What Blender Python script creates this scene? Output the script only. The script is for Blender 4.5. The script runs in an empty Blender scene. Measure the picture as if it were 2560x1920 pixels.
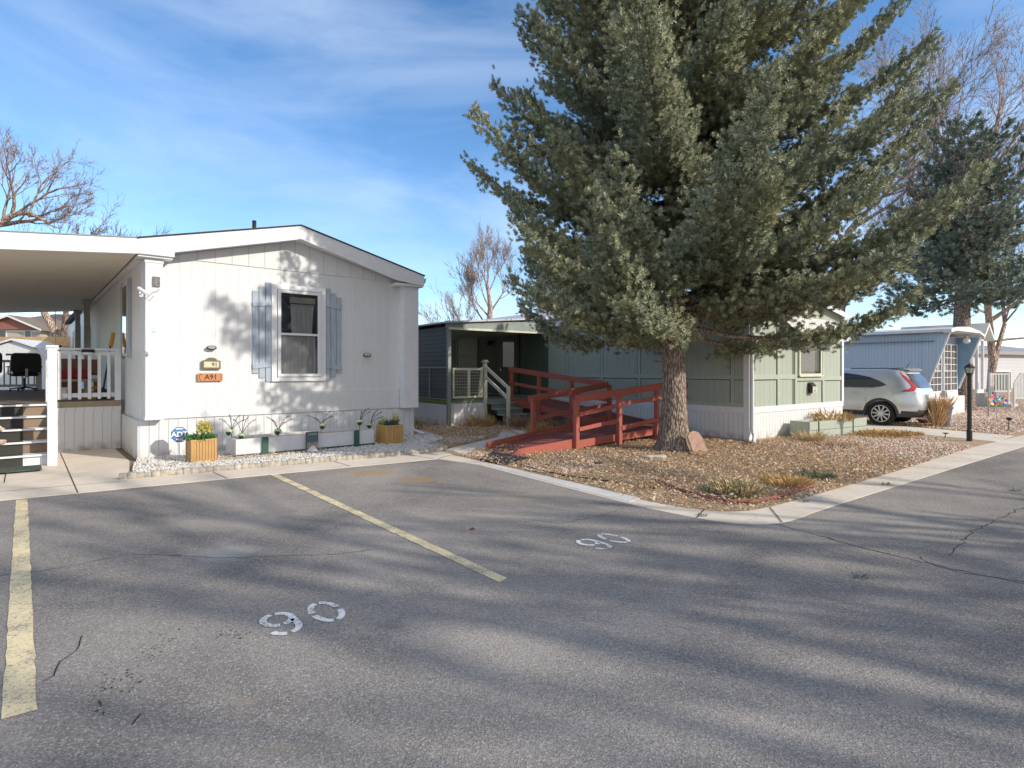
import bpy, bmesh, math, random
import numpy as np
from mathutils import Vector, Matrix
R = math.radians
S = bpy.context.scene
C = S.collection
# ------------------------------------------------------------------ camera
EYE = 1.6; FPX = 1443.0
cam = bpy.data.cameras.new("camera"); co = bpy.data.objects.new("camera", cam); C.objects.link(co)
co.location = (0, 0, EYE); co.rotation_euler = (R(90), 0, 0)
cam.sensor_width = 36; cam.lens = FPX/2560*36; cam.shift_y = -0.0133
cam.clip_start = 0.05; cam.clip_end = 3000
S.camera = co
# ------------------------------------------------------------------ sky and sun
SUN = Vector((0.912, -0.41, 0)).normalized(); ELEV = R(26.5)
sd = Vector((SUN.x*math.cos(ELEV), SUN.y*math.cos(ELEV), math.sin(ELEV)))
w = bpy.data.worlds.new("World"); S.world = w; w.use_nodes = True
nt = w.node_tree; nt.nodes.clear()
def wn(t, **k):
    n = nt.nodes.new(t)
    for a, b in k.items(): setattr(n, a, b)
    return n
out = wn('ShaderNodeOutputWorld'); bgn = wn('ShaderNodeBackground'); sky = wn('ShaderNodeTexSky')
sky.sky_type = 'NISHITA'; sky.sun_disc = False; sky.sun_elevation = ELEV
sky.sun_rotation = math.atan2(sd.x, sd.y); sky.altitude = 1500; sky.air_density = 1.0; sky.dust_density = 0.6; sky.ozone_density = 1.6
tc = wn('ShaderNodeTexCoord'); mp = wn('ShaderNodeMapping'); mp.inputs['Scale'].default_value = (1.0, .8, 3.6); mp.inputs['Rotation'].default_value = (0, R(10), R(20))
nz = wn('ShaderNodeTexNoise'); nz.inputs['Scale'].default_value = 1.7; nz.inputs['Detail'].default_value = 7; nz.inputs['Roughness'].default_value = .55; nz.inputs['Distortion'].default_value = .7
cr = wn('ShaderNodeValToRGB'); cr.color_ramp.elements[0].position = .42; cr.color_ramp.elements[0].color = (0,0,0,1); cr.color_ramp.elements[1].position = .74; cr.color_ramp.elements[1].color = (.36,.36,.36,1)
hs = wn('ShaderNodeHueSaturation'); hs.inputs['Saturation'].default_value = 1.2; hs.inputs['Value'].default_value = 1.25
mx = wn('ShaderNodeMix', data_type='RGBA'); mx.inputs['B'].default_value = (5.6, 6.4, 7.6, 1)
L = nt.links.new
L(tc.outputs['Generated'], mp.inputs['Vector']); L(mp.outputs[0], nz.inputs['Vector']); L(nz.outputs[0], cr.inputs[0])
L(sky.outputs[0], hs.inputs['Color']); L(hs.outputs[0], mx.inputs['A']); L(cr.outputs[0], mx.inputs['Factor']); L(mx.outputs['Result'], bgn.inputs[0])
# unseen bright veil added to the sky behind the camera as neutral fill light
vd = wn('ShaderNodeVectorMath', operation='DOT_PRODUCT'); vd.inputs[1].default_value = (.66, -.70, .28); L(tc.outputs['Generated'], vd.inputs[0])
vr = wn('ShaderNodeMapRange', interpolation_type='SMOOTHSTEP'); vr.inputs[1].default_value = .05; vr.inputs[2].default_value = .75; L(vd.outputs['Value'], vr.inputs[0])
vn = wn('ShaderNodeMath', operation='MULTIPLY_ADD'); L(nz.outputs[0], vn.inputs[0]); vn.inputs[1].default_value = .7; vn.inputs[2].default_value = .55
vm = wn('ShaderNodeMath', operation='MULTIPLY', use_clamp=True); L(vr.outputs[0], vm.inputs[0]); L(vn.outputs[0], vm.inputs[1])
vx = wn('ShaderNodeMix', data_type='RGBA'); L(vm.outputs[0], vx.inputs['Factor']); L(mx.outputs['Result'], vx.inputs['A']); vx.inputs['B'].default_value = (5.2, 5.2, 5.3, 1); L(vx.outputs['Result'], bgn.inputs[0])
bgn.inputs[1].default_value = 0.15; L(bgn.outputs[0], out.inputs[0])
sl = bpy.data.lights.new("sun", 'SUN'); so = bpy.data.objects.new("sun", sl); C.objects.link(so)
sl.energy = 3.3; sl.angle = R(0.8); sl.color = (1.0, .925, .81)
so.rotation_euler = sd.to_track_quat('Z', 'Y').to_euler(); so.location = sd*60
S.view_settings.view_transform = 'Standard'; S.view_settings.look = 'None'; S.view_settings.exposure = 0.33; S.view_settings.gamma = 1
S.render.resolution_x = 1024; S.render.resolution_y = 768
S.render.engine = 'CYCLES'
# ------------------------------------------------------------------ frames
def frame(o, a):
    a = R(a); ca, sa = math.cos(a), math.sin(a)
    def f(x, y, z=0.0): return (o[0]+x*ca-y*sa, o[1]+x*sa+y*ca, z)
    return f
AO = (-6.634, 10.225); AA = 40.2; LA = frame(AO, AA)
GO = (5.324, 12.978); GA = 37.0; LG = frame(GO, GA)
BO = (13.8, 18.9); BA = 40.2; LB = frame(BO, BA)
def gp(px, py, z=0.0):           # ground point seen at a pixel of the photograph
    d = (EYE-z)*FPX/(py-926.0); return ((px-1280.0)/FPX*d, d, z)
# ------------------------------------------------------------------ materials
MATS = {}
class NT:
    def __init__(s, name):
        s.m = bpy.data.materials.new(name); s.m.use_nodes = True; s.t = s.m.node_tree; s.b = s.t.nodes['Principled BSDF']; s.tc = None
    def n(s, t, inp=None, **k):
        x = s.t.nodes.new(t)
        for a, b in k.items(): setattr(x, a, b)
        for a, b in (inp or {}).items():
            if isinstance(b, bpy.types.NodeSocket): s.t.links.new(b, x.inputs[a])
            else: x.inputs[a].default_value = b
        return x
    def obj(s):
        if not s.tc: s.tc = s.n('ShaderNodeTexCoord')
        return s.tc.outputs['Object']
    def math(s, op, a, b=0.0, c=0.0):
        x = s.n('ShaderNodeMath', operation=op)
        for i, v in enumerate((a, b, c)):
            if isinstance(v, bpy.types.NodeSocket): s.t.links.new(v, x.inputs[i])
            else: x.inputs[i].default_value = v
        return x.outputs[0]
    def noise(s, scale, detail=4, rough=.6, vec=None, stretch=None, dist=0.0):
        v = vec or s.obj()
        if stretch: v = s.n('ShaderNodeMapping', {'Vector': v, 'Scale': stretch}).outputs[0]
        return s.n('ShaderNodeTexNoise', {'Vector': v, 'Scale': scale, 'Detail': detail, 'Roughness': rough, 'Distortion': dist}).outputs[0]
    def ramp(s, f, *st, interp='LINEAR'):
        r = s.n('ShaderNodeValToRGB', {0: f}); e = r.color_ramp; e.interpolation = interp
        while len(e.elements) < len(st): e.elements.new(.5)
        for q, (p, c) in zip(e.elements, st):
            q.position = p; q.color = (c, c, c, 1) if isinstance(c, (int, float)) else tuple(c)+(1,)
        return r.outputs[0]
    def mix(s, f, a, b, bt='MIX'):
        x = s.n('ShaderNodeMix', data_type='RGBA', blend_type=bt)
        for k, v in (('Factor', f), ('A', a), ('B', b)):
            if isinstance(v, bpy.types.NodeSocket): s.t.links.new(v, x.inputs[k])
            else: x.inputs[k].default_value = v if isinstance(v, float) else (v if len(v) == 4 else tuple(v)+(1,))
        return x.outputs['Result']
    def set(s, k, v):
        if isinstance(v, bpy.types.NodeSocket): s.t.links.new(v, s.b.inputs[k])
        else: s.b.inputs[k].default_value = (tuple(v)+(1,)) if isinstance(v, tuple) and len(v) == 3 else v
        return s
    def bump(s, h, st=.5, d=.01):
        prev = s.b.inputs['Normal'].links[0].from_socket if s.b.inputs['Normal'].links else None
        x = s.n('ShaderNodeBump', {'Height': h, 'Strength': st, 'Distance': d})
        if prev: s.t.links.new(prev, x.inputs['Normal'])
        s.t.links.new(x.outputs[0], s.b.inputs['Normal']); return s
def paint(name, col, rough=.55, var=.10, scale=6, dirt=.0, bump=.15, metal=0, stretch=None, spec=None):
    if name in MATS: return MATS[name]
    m = NT(name); f = m.noise(scale, 6, .65, stretch=stretch)
    c2 = tuple(max(0, c*(1-var*2)) for c in col); c1 = tuple(min(1, c*(1+var)) for c in col)
    c = m.mix(m.ramp(f, (.3, 0), (.7, 1)), c2, c1)
    if dirt:
        d = m.noise(2.3, 8, .7, dist=.6); c = m.mix(m.ramp(d, (.5, 0), (.75, dirt)), c, tuple(x*.45 for x in col))
    m.set('Base Color', c); m.set('Roughness', rough); m.set('Metallic', metal)
    if spec is not None: m.set('Specular IOR Level', spec)
    if bump: m.bump(m.noise(60, 4, .6, stretch=stretch), bump, .004)
    MATS[name] = m.m; return m.m
def siding(name, col, sp=.203, gw=.05, depth=.006, streak=.12, rough=.6, line=.55, horiz=False):
    """boards with grooves every sp metres (runs along x or y of the thing)"""
    if name in MATS: return MATS[name]
    m = NT(name); xyz = m.n('ShaderNodeSeparateXYZ', {0: m.obj()})
    v = xyz.outputs[2] if horiz else m.math('ADD', xyz.outputs[0], xyz.outputs[1])
    fr = m.math('FRACT', m.math('DIVIDE', m.math('ADD', v, 100.0), sp))
    g = m.ramp(fr, (0, 0), (gw*.4, 0), (gw, 1), (1, 1))
    f = m.noise(3, 7, .65, stretch=(9, 9, .6)); f2 = m.noise(1.1, 6, .7)
    c = m.mix(m.ramp(f, (.35, 0), (.7, 1)), tuple(x*(1-streak) for x in col), col)
    c = m.mix(m.ramp(f2, (.52, 0), (.8, .35)), c, tuple(x*.72 for x in col))
    c = m.mix(g, tuple(x*line for x in col), c)
    m.set('Base Color', c); m.set('Roughness', rough)
    m.bump(m.noise(14, 8, .7, stretch=(8, 8, .5)), .25, .004); m.bump(g, .9, depth)
    MATS[name] = m.m; return m.m
def glass(name, col=(.02, .025, .03), rough=.04, alpha=1.0):
    if name in MATS: return MATS[name]
    m = NT(name); m.set('Base Color', col); m.set('Roughness', rough); m.set('Specular IOR Level', .9); m.set('Coat Weight', .5)
    if alpha < 1: m.set('Alpha', alpha)
    m.bump(m.noise(1.2, 2, .5), .12, .02)
    MATS[name] = m.m; return m.m
def wood(name, col, rough=.6, sc=1.0, stretch=(1, 1, 14), var=.35):
    if name in MATS: return MATS[name]
    m = NT(name); f = m.noise(9*sc, 8, .7, stretch=stretch, dist=.8); g = m.noise(2.0, 4, .5)
    c = m.mix(m.ramp(f, (.3, 0), (.7, 1)), tuple(x*(1-var) for x in col), tuple(min(1, x*1.12) for x in col))
    c = m.mix(m.ramp(g, (.5, 0), (.8, .4)), c, tuple(x*.6 for x in col))
    m.set('Base Color', c); m.set('Roughness', rough); m.bump(f, .3, .003)
    MATS[name] = m.m; return m.m
def island(name, cols, rough=.7, trans=0.0, noise_mix=None):
    """one mesh of many little pieces, each piece with a colour of its own"""
    if name in MATS: return MATS[name]
    m = NT(name); g = m.n('ShaderNodeNewGeometry')
    n = len(cols); st = [((i+.5)/n, c) for i, c in enumerate(cols)]
    c = m.ramp(g.outputs['Random Per Island'], *st)
    if noise_mix: c = m.mix(m.ramp(m.noise(noise_mix[0], 3, .6), (.42, 0), (.62, noise_mix[2] if len(noise_mix) > 2 else 1)), c, noise_mix[1])
    m.set('Base Color', c); m.set('Roughness', rough)
    if trans: m.set('Transmission Weight', 0.0)
    MATS[name] = m.m; return m.m
# ------------------------------------------------------------------ mesh helpers
class MB:
    def __init__(s): s.v = []; s.f = []
    def add(s, vs, fs):
        o = len(s.v); s.v += [tuple(v) for v in vs]; s.f += [tuple(i+o for i in f) for f in fs]; return s
    def box(s, x0, x1, y0, y1, z0, z1):
        vs = [(x, y, z) for z in (z0, z1) for y in (y0, y1) for x in (x0, x1)]
        return s.add(vs, [(0,2,3,1),(4,5,7,6),(0,1,5,4),(2,6,7,3),(0,4,6,2),(1,3,7,5)])
    def obox(s, c, ax, ay, az):       # oriented box: centre and three half vectors
        c = Vector(c); ax = Vector(ax); ay = Vector(ay); az = Vector(az)
        vs = [c+i*ax+j*ay+k*az for k in (-1, 1) for j in (-1, 1) for i in (-1, 1)]
        return s.add(vs, [(0,2,3,1),(4,5,7,6),(0,1,5,4),(2,6,7,3),(0,4,6,2),(1,3,7,5)])
    def beam(s, a, b, wd, ht, up=(0,0,1)):  # board from a to b
        a = Vector(a); b = Vector(b); d = (b-a); h = d/2; d.normalize(); u = Vector(up)
        sd_ = d.cross(u).normalized(); uu = sd_.cross(d).normalized()
        return s.obox((a+b)/2, h, sd_*wd/2, uu*ht/2)
    def prism(s, poly, ax, a, b):     # poly: list of 2d points, extruded along axis ax from a to b
        n = len(poly)
        def P(p, t): return {0: (t, p[0], p[1]), 1: (p[0], t, p[1]), 2: (p[0], p[1], t)}[ax]
        vs = [P(p, a) for p in poly]+[P(p, b) for p in poly]
        return s.add(vs, [tuple(range(n)), tuple(range(2*n-1, n-1, -1))]+[(i, i+n, (i+1) % n+n, (i+1) % n) for i in range(n)])
    def tube(s, pts, rad, n=8, cap=True):
        pts = [Vector(p) for p in pts]; rs = rad if isinstance(rad, (list, tuple)) else [rad]*len(pts)
        o = len(s.v); pu = None
        for i, p in enumerate(pts):
            d = (pts[min(i+1, len(pts)-1)]-pts[max(i-1, 0)]).normalized()
            u = pu if pu else (Vector((0, 0, 1)) if abs(d.z) < .9 else Vector((1, 0, 0)))
            a = d.cross(u).normalized(); u = a.cross(d).normalized(); pu = u
            for k in range(n):
                t = 2*math.pi*k/n; s.v.append(tuple(p+(a*math.cos(t)+u*math.sin(t))*rs[i]))
        for i in range(len(pts)-1):
            for k in range(n):
                s.f.append((o+i*n+k, o+i*n+(k+1) % n, o+(i+1)*n+(k+1) % n, o+(i+1)*n+k))
        if cap:
            s.f.append(tuple(o+k for k in range(n-1, -1, -1))); s.f.append(tuple(o+(len(pts)-1)*n+k for k in range(n)))
        return s
    def lathe(s, prof, c=(0,0,0), n=20, ax=2):   # prof: (radius, height)
        o = len(s.v)
        for r, h in prof:
            for k in range(n):
                t = 2*math.pi*k/n; a, b = r*math.cos(t), r*math.sin(t)
                q = (a, b, h) if ax == 2 else ((a, h, b) if ax == 1 else (h, a, b))
                s.v.append((c[0]+q[0], c[1]+q[1], c[2]+q[2]))
        for i in range(len(prof)-1):
            for k in range(n): s.f.append((o+i*n+k, o+i*n+(k+1) % n, o+(i+1)*n+(k+1) % n, o+(i+1)*n+k))
        s.f.append(tuple(o+k for k in range(n-1, -1, -1))); s.f.append(tuple(o+(len(prof)-1)*n+k for k in range(n)))
        return s
    def poly(s, pts, z0, z1):   # flat slab with vertical sides
        n = len(pts); vs = [(p[0], p[1], z1) for p in pts]+[(p[0], p[1], z0) for p in pts]
        return s.add(vs, [tuple(range(n))]+[(i, i+n, (i+1) % n+n, (i+1) % n) for i in range(n)])
    def build(s, name, mat, parent=None, bevel=0, smooth=False, label=None):
        me = bpy.data.meshes.new(name); me.from_pydata(s.v, [], s.f)
        bm = bmesh.new(); bm.from_mesh(me); bmesh.ops.recalc_face_normals(bm, faces=bm.faces); bm.to_mesh(me); bm.free()
        if smooth: me.polygons.foreach_set('use_smooth', [True]*len(me.polygons))
        me.materials.append(mat); o = bpy.data.objects.new(name, me); C.objects.link(o)
        if parent: o.parent = parent
        if bevel:
            b = o.modifiers.new('bevel', 'BEVEL'); b.width = bevel; b.segments = 2; b.limit_method = 'ANGLE'
        if label: o['label'] = label
        return o
def npmesh(name, V, F, mat, parent=None, smooth=False):
    """V: (n,3) array, F: (m,k) array with k constant"""
    me = bpy.data.meshes.new(name); V = np.asarray(V, dtype=np.float32); F = np.asarray(F, dtype=np.int32); k = F.shape[1]
    me.vertices.add(len(V)); me.vertices.foreach_set('co', V.ravel())
    me.loops.add(F.size); me.loops.foreach_set('vertex_index', F.ravel())
    me.polygons.add(len(F)); me.polygons.foreach_set('loop_start', np.arange(0, F.size, k, dtype=np.int32))
    me.polygons.foreach_set('loop_total', np.full(len(F), k, dtype=np.int32))
    if smooth: me.polygons.foreach_set('use_smooth', np.ones(len(F), dtype=bool))
    me.update(calc_edges=True); me.materials.append(mat)
    o = bpy.data.objects.new(name, me); C.objects.link(o)
    if parent: o.parent = parent
    return o
def scatter(tv, tf, M, T):
    """copies of a template (tv, tf) with matrices M (n,3,3) and positions T (n,3)"""
    tv = np.asarray(tv, float); tf = np.asarray(tf, int)
    V = np.einsum('nij,kj->nki', M, tv)+T[:, None, :]
    F = tf[None]+(np.arange(len(T))*len(tv))[:, None, None]
    return V.reshape(-1, 3), F.reshape(-1, tf.shape[1])
def rotm(rng, n, tilt=math.pi):
    a = rng.uniform(0, 2*np.pi, n); t = rng.uniform(-tilt, tilt, n); b = rng.uniform(0, 2*np.pi, n)
    Z = lambda q: np.stack([np.stack([np.cos(q), -np.sin(q), 0*q], -1), np.stack([np.sin(q), np.cos(q), 0*q], -1), np.stack([0*q, 0*q, 0*q+1], -1)], 1)
    X = np.stack([np.stack([0*t+1, 0*t, 0*t], -1), np.stack([0*t, np.cos(t), -np.sin(t)], -1), np.stack([0*t, np.sin(t), np.cos(t)], -1)], 1)
    return Z(a) @ X @ Z(b)
def tag(o, label=None, cat=None, group=None, kind=None):
    for k, v in (('label', label), ('category', cat), ('group', group), ('kind', kind)):
        if v: o[k] = v
    return o
def thing(name, label, cat, loc=(0,0,0), rz=0, group=None):
    o = bpy.data.objects.new(name, None); C.objects.link(o); o.location = loc; o.rotation_euler = (0, 0, R(rz)); o.empty_display_size = .1
    return tag(o, label, cat, group)
def place(o, loc, rz=0, label=None, cat=None, group=None):
    o.location = loc; o.rotation_euler = (0, 0, R(rz)); return tag(o, label, cat, group)
def dup(root, loc, rz, label, group=None):
    r = root.copy(); C.objects.link(r); r.location = loc; r.rotation_euler = (0, 0, R(rz)); r['label'] = label
    if group: r['group'] = group
    for ch in root.children:
        c = ch.copy(); C.objects.link(c); c.parent = r
        for g in ch.children:
            d = g.copy(); C.objects.link(d); d.parent = c
    return r
def text(name, s, size, ext, mat, loc, rot, parent=None, bold=0.0, sx=1.0):
    cu = bpy.data.curves.new(name, 'FONT'); cu.body = s; cu.size = size; cu.extrude = ext; cu.align_x = 'CENTER'; cu.align_y = 'CENTER'; cu.offset = bold
    o = bpy.data.objects.new(name, cu); C.objects.link(o); bpy.context.view_layer.update()
    me = bpy.data.meshes.new_from_object(o.evaluated_get(bpy.context.evaluated_depsgraph_get())); C.objects.unlink(o); bpy.data.objects.remove(o)
    me.name = name; me.materials.clear(); me.materials.append(mat)
    q = bpy.data.objects.new(name, me); C.objects.link(q); q.location = loc; q.rotation_euler = rot; q.scale = (sx, 1, 1)
    if parent: q.parent = parent
    return q
FRONT = (R(90), 0, 0)     # text standing up, facing -y of its parent
# ================================================================== THE SETTING
def asphalt_mat():
    m = NT('asphalt'); big = m.noise(.35, 6, .6, dist=.8); mid = m.noise(1.6, 7, .7); sp = m.noise(95, 3, .8); sp2 = m.noise(38, 3, .75)
    c = m.mix(m.ramp(big, (.38, 0), (.64, 1)), (.215, .196, .182), (.40, .358, .322))
    c = m.mix(m.ramp(mid, (.55, 0), (.8, .5)), c, (.46, .41, .365))
    c = m.mix(m.ramp(m.noise(.9, 5, .6, dist=1.5), (.60, 0), (.70, .45)), c, (.17, .155, .145))
    vo = m.n('ShaderNodeTexVoronoi', {'Vector': m.obj(), 'Scale': 135.0}); g = m.n('ShaderNodeSeparateColor', {0: vo.outputs['Color']}).outputs[0]
    c = m.mix(m.ramp(g, (0, 0), (.55, .0), (.62, .16), (.9, .25), (.96, .6), interp='LINEAR'), c, (.60, .57, .54))
    c = m.mix(m.ramp(g, (.0, .35), (.18, .22), (.28, 0)), c, (.07, .067, .065))
    c = m.mix(m.ramp(sp2, (.4, .0), (.75, .35)), c, (.13, .12, .11))
    def blob(c, x_, y_, rx, ry, col, k):
        v = m.n('ShaderNodeMapping', {'Vector': m.obj(), 'Location': (-x_/rx, -y_/ry, 0), 'Scale': (1/rx, 1/ry, 0)}).outputs[0]
        d = m.math('ADD', m.n('ShaderNodeVectorMath', {0: v}, operation='LENGTH').outputs['Value'], m.math('MULTIPLY', m.math('SUBTRACT', mid, .5), 1.6))
        return m.mix(m.math('MULTIPLY', m.ramp(d, (.35, 1), (1.0, 0)), k), c, col)
    for a_ in ((-2.2, 9.05, .45, .28, (.42, .29, .14), .8), (-1.35, 8.45, .42, .22, (.36, .25, .13), .85), (.2, 7.35, .55, .22, (.46, .38, .27), .7), (-.35, 6.3, .6, .3, (.40, .36, .30), .5), (-3.0, 6.1, .9, .4, (.42, .38, .34), .5), (-2.55, 5.1, .35, .3, (.50, .49, .47), .5), (-1.3, 2.8, .10, .05, (.34, .29, .22), .4), (-.98, 2.45, .12, .06, (.34, .30, .22), .4), (1.9, 2.8, .16, .12, (.48, .40, .34), .5), (3.0, 5.9, .5, .12, (.50, .44, .36), .7)): c = blob(c, *a_)
    m.set('Base Color', c); m.set('Roughness', .92); m.set('Specular IOR Level', .0); m.bump(vo.outputs['Distance'], .45, .005); m.bump(sp, .4, .004); return m.m
def concrete_mat(name, col):
    m = NT(name); a = m.noise(1.3, 7, .65); b = m.noise(9, 8, .7); s = m.noise(120, 3, .7)
    c = m.mix(m.ramp(a, (.35, 0), (.7, 1)), tuple(x*.80 for x in col), col)
    c = m.mix(m.ramp(b, (.50, 0), (.74, .5)), c, tuple(x*.62 for x in col))
    c = m.mix(m.ramp(m.noise(2.6, 6, .8, dist=1), (.6, 0), (.68, .35)), c, (.30, .20, .13))
    c = m.mix(m.ramp(s, (.55, 0), (.7, .5)), c, tuple(x*.6 for x in col))
    m.set('Base Color', c); m.set('Roughness', .9); m.bump(s, .4, .003); return m.m
def dirt_mat(name, c1, c2, c3, sc=14):
    m = NT(name); a = m.noise(sc, 8, .8); b = m.noise(1.2, 5, .6); d = m.noise(70, 4, .7)
    c = m.mix(m.ramp(a, (.38, 0), (.62, 1)), c1, c2); c = m.mix(m.ramp(b, (.45, 0), (.6, 1)), c, m.mix(.5, c, c3))
    c = m.mix(m.ramp(d, (.35, .8), (.5, 0)), c, tuple(x*.3 for x in c1))
    m.set('Base Color', c); m.set('Roughness', .95); m.bump(a, .8, .03); m.bump(d, .8, .012); return m.m
M_asph = asphalt_mat(); M_conc = concrete_mat('concrete', (.80, .70, .585)); M_conc2 = concrete_mat('fresh_concrete', (.74, .72, .68))
M_dirt = dirt_mat('yard_dirt', (.42, .28, .17), (.60, .43, .27), (.55, .44, .31)); M_far = dirt_mat('dry_ground', (.26, .21, .14), (.33, .27, .18), (.30, .22, .14), 6)
M_dark = paint('dark_crack', (.02, .019, .018), .95, bump=0)
def struct(name, mb, mat): o = mb.build(name, mat); o['kind'] = 'structure'; return o
struct('ground', MB().add([(-900, -300, -.012), (900, -300, -.012), (900, 1500, -.012), (-900, 1500, -.012)], [(0, 1, 2, 3)]), M_far)
A_out = [(-6.28, 7.08), (-3.67, 8.87), (-1.34, 10.4)]
K_out = [(-1.34, 10.4), (-.55, 9.74), (1.06, 7.39), (1.5, 6.78), (1.87, 6.36), (2.2, 6.08), (2.55, 5.98), (2.83, 6.05), (3.15, 6.27), (3.43, 6.54), (10.73, 12.1), (90.3, 72.7)]
K_in = [(-1.3, 11.75), (-1.12, 10.9), (.1, 9.28), (1.11, 7.92), (1.6, 7.12), (1.95, 6.72), (2.36, 6.5), (2.7, 6.55), (3.1, 6.8), (3.88, 7.39), (5.53, 8.68), (9.53, 11.95), (12.65, 14.26), (90.5, 74.2)]
def chaikin(P, n=2):
    for _ in range(n): P = [P[0]]+[q for a, b in zip(P[:-1], P[1:]) for q in ((.75*a[0]+.25*b[0], .75*a[1]+.25*b[1]), (.25*a[0]+.75*b[0], .25*a[1]+.75*b[1]))]+[P[-1]]
    return P
KR_in = list(K_in)
K_out = K_out[:3]+chaikin(K_out[3:11])+K_out[11:]; K_in = K_in[:3]+chaikin(K_in[3:12])+K_in[12:]
wv = lambda x, y: LA(x, y)[:2]
struct('road', MB().add([(p[0], p[1], 0) for p in [(-80, -60), (120, -60), (120, 94)] + K_out[::-1] + A_out[::-1] + [wv(-60, 3.8)]], [tuple(range(3+len(K_out)+len(A_out)+1))]), M_asph)
struct('verge', MB().add([(8.3, .1, .01), (14, -45, .01), (110, -45, .01), (110, 78, .01)], [(0, 1, 2, 3)]), M_far)
struct('concrete_pad', MB().poly([wv(-14, -1.3)]+A_out+[(-1.15, 10.93), wv(4.85, -2.45), wv(-.35, -1.95), wv(-.12, 0), wv(-.12, 12.5), wv(-14, 12.5)], -.02, .007), M_conc)
struct('pavement', MB().poly(K_out+K_in[::-1], -.02, .005), M_conc)
struct('pale_pavement_patch', MB().poly([(-.42, 9.72), (1.10, 7.42), (1.42, 6.98), (1.60, 7.20), (1.10, 7.90), (.07, 9.30), (-.25, 9.74)], .0, .010), M_conc2)
struct('path', MB().poly([(-1.35, 11.63), (-.9, 10.85), (-.75, 11.1), (.36, 14.25), (.6, 15.3), (-.25, 15.5), (-.35, 13.8)], -.02, .0085), M_conc)
struct('yard', MB().add([(p[0], p[1], .002) for p in KR_in[:-1]+[(40, 36), (30, 60), (-40, 60), wv(-1, 23), wv(.2, 0), wv(4.8, -2.4)]], [tuple(range(len(KR_in)+5))]), M_dirt)
d0, d1, d2, d3 = gp(2232, 1064), gp(2534, 1090), gp(2491, 1105), gp(2232, 1079.8)
struct('driveway', MB().poly([d1[:2], d0[:2], (d0[0]-5.4, d0[1]+7.2), (d3[0]-5.4, d3[1]+7.2), d3[:2], d2[:2]], -.01, .009), M_conc)
# joints and cracks, thin irregular ribbons
rs = random.Random(4)
def ribbon(mb, pts, wd, z, jit=.0, taper=False):
    P = [Vector((p[0], p[1], 0)) for p in pts]; Q = []
    for a, b in zip(P[:-1], P[1:]):
        n = max(1, int((b-a).length/.07)) if jit else 1
        for i in range(n):
            q = a.lerp(b, i/n); nn = Vector((-(b-a).y, (b-a).x, 0)).normalized(); Q.append(q+nn*rs.gauss(0, jit) if i else q)
    Q.append(P[-1]); n = len(Q); vs = []
    for i, q in enumerate(Q):
        d = (Q[min(i+1, n-1)]-Q[max(i-1, 0)]).normalized(); nn = Vector((-d.y, d.x, 0))
        k = wd/2*(rs.uniform(.5, 1.3) if jit else 1)*(min(1, 4*(1-i/n)+.1) if taper else 1); vs += [(q.x+nn.x*k, q.y+nn.y*k, z), (q.x-nn.x*k, q.y-nn.y*k, z)]
    mb.add(vs, [(2*i, 2*i+2, 2*i+3, 2*i+1) for i in range(n-1)])
jt = MB()
for a, b in (((-1.0, -2.72), (-1.0, 2)), ((-9, -.95), (-.4, -2.15)), ((.75, -2.9), (.72, -2.2)), ((2.6, -3.05), (2.6, -2.35)), ((4.1, -3.25), (4.0, -2.5)), ((-1.75, 1.3), (-1.75, -1.2))):
    ribbon(jt, [LA(*a), LA(*b)], .012, .012)
for a, b in (((-1.34, 10.4), (-1.12, 10.9)), ((-.85, 10.0), (-.45, 10.03)), ((2.0, 6.24), (2.2, 6.6)), ((2.83, 6.05), (3.0, 6.72)), ((3.9, 6.9), (3.55, 7.2)), ((5.3, 7.98), (4.8, 8.1)), ((7.1, 9.35), (6.6, 9.55)), ((9, 10.8), (8.5, 11.1)), ((10.9, 12.25), (10.4, 12.6)), ((12.6, 13.52), (12.1, 13.85))):
    ribbon(jt, [a, b], .012, .012)
struct('pavement_joint', jt, M_dark)
ck = MB(); G2 = lambda *a: [gp(x, y)[:2] for x, y in a]
ribbon(ck, G2((1925, 1307), (2050, 1340), (2150, 1368), (2300, 1405), (2560, 1460)), .010, .003, .012)
ribbon(ck, G2((2300, 1392), (2340, 1415), (2400, 1432), (2560, 1455)), .008, .003, .012)
ribbon(ck, G2((2370, 1390), (2420, 1340), (2440, 1325), (2560, 1270)), .008, .003, .015)
ribbon(ck, G2((105, 1705), (135, 1690), (150, 1655), (190, 1628), (205, 1590)), .006, .003, .012)
ribbon(ck, G2((0, 1440), (60, 1432), (180, 1415), (330, 1385), (560, 1395), (850, 1385), (930, 1375)), .006, .003, .012)
ribbon(ck, G2((330, 1812), (352, 1785)), .008, .003, .01)
ribbon(ck, G2((1330, 1300), (1400, 1310), (1500, 1290), (1560, 1270)), .005, .003, .012)
struct('asphalt_crack', ck, M_dark)
blot = MB()
for (px, py, n, sx, sy) in ((265, 1720, 26, 40, 30), (330, 1690, 20, 30, 30), (410, 1590, 14, 40, 20), (590, 1590, 26, 50, 14), (375, 1640, 16, 30, 25), (250, 1770, 12, 10, 22)):
    for i in range(n):
        x, y, z = gp(px+rs.gauss(0, sx)*.55, py-rs.gauss(0, sy)*.55); r = rs.uniform(.002, .007)
        k = rs.randint(5, 7); a0 = rs.random()*6
        blot.add([(x+r*rs.uniform(.5, 1.4)*math.cos(a0+t*2*math.pi/k), y+r*rs.uniform(.5, 1.4)*math.sin(a0+t*2*math.pi/k), .0035) for t in range(k)], [tuple(range(k))])
struct('oil_spots', blot, M_dark)
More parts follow.
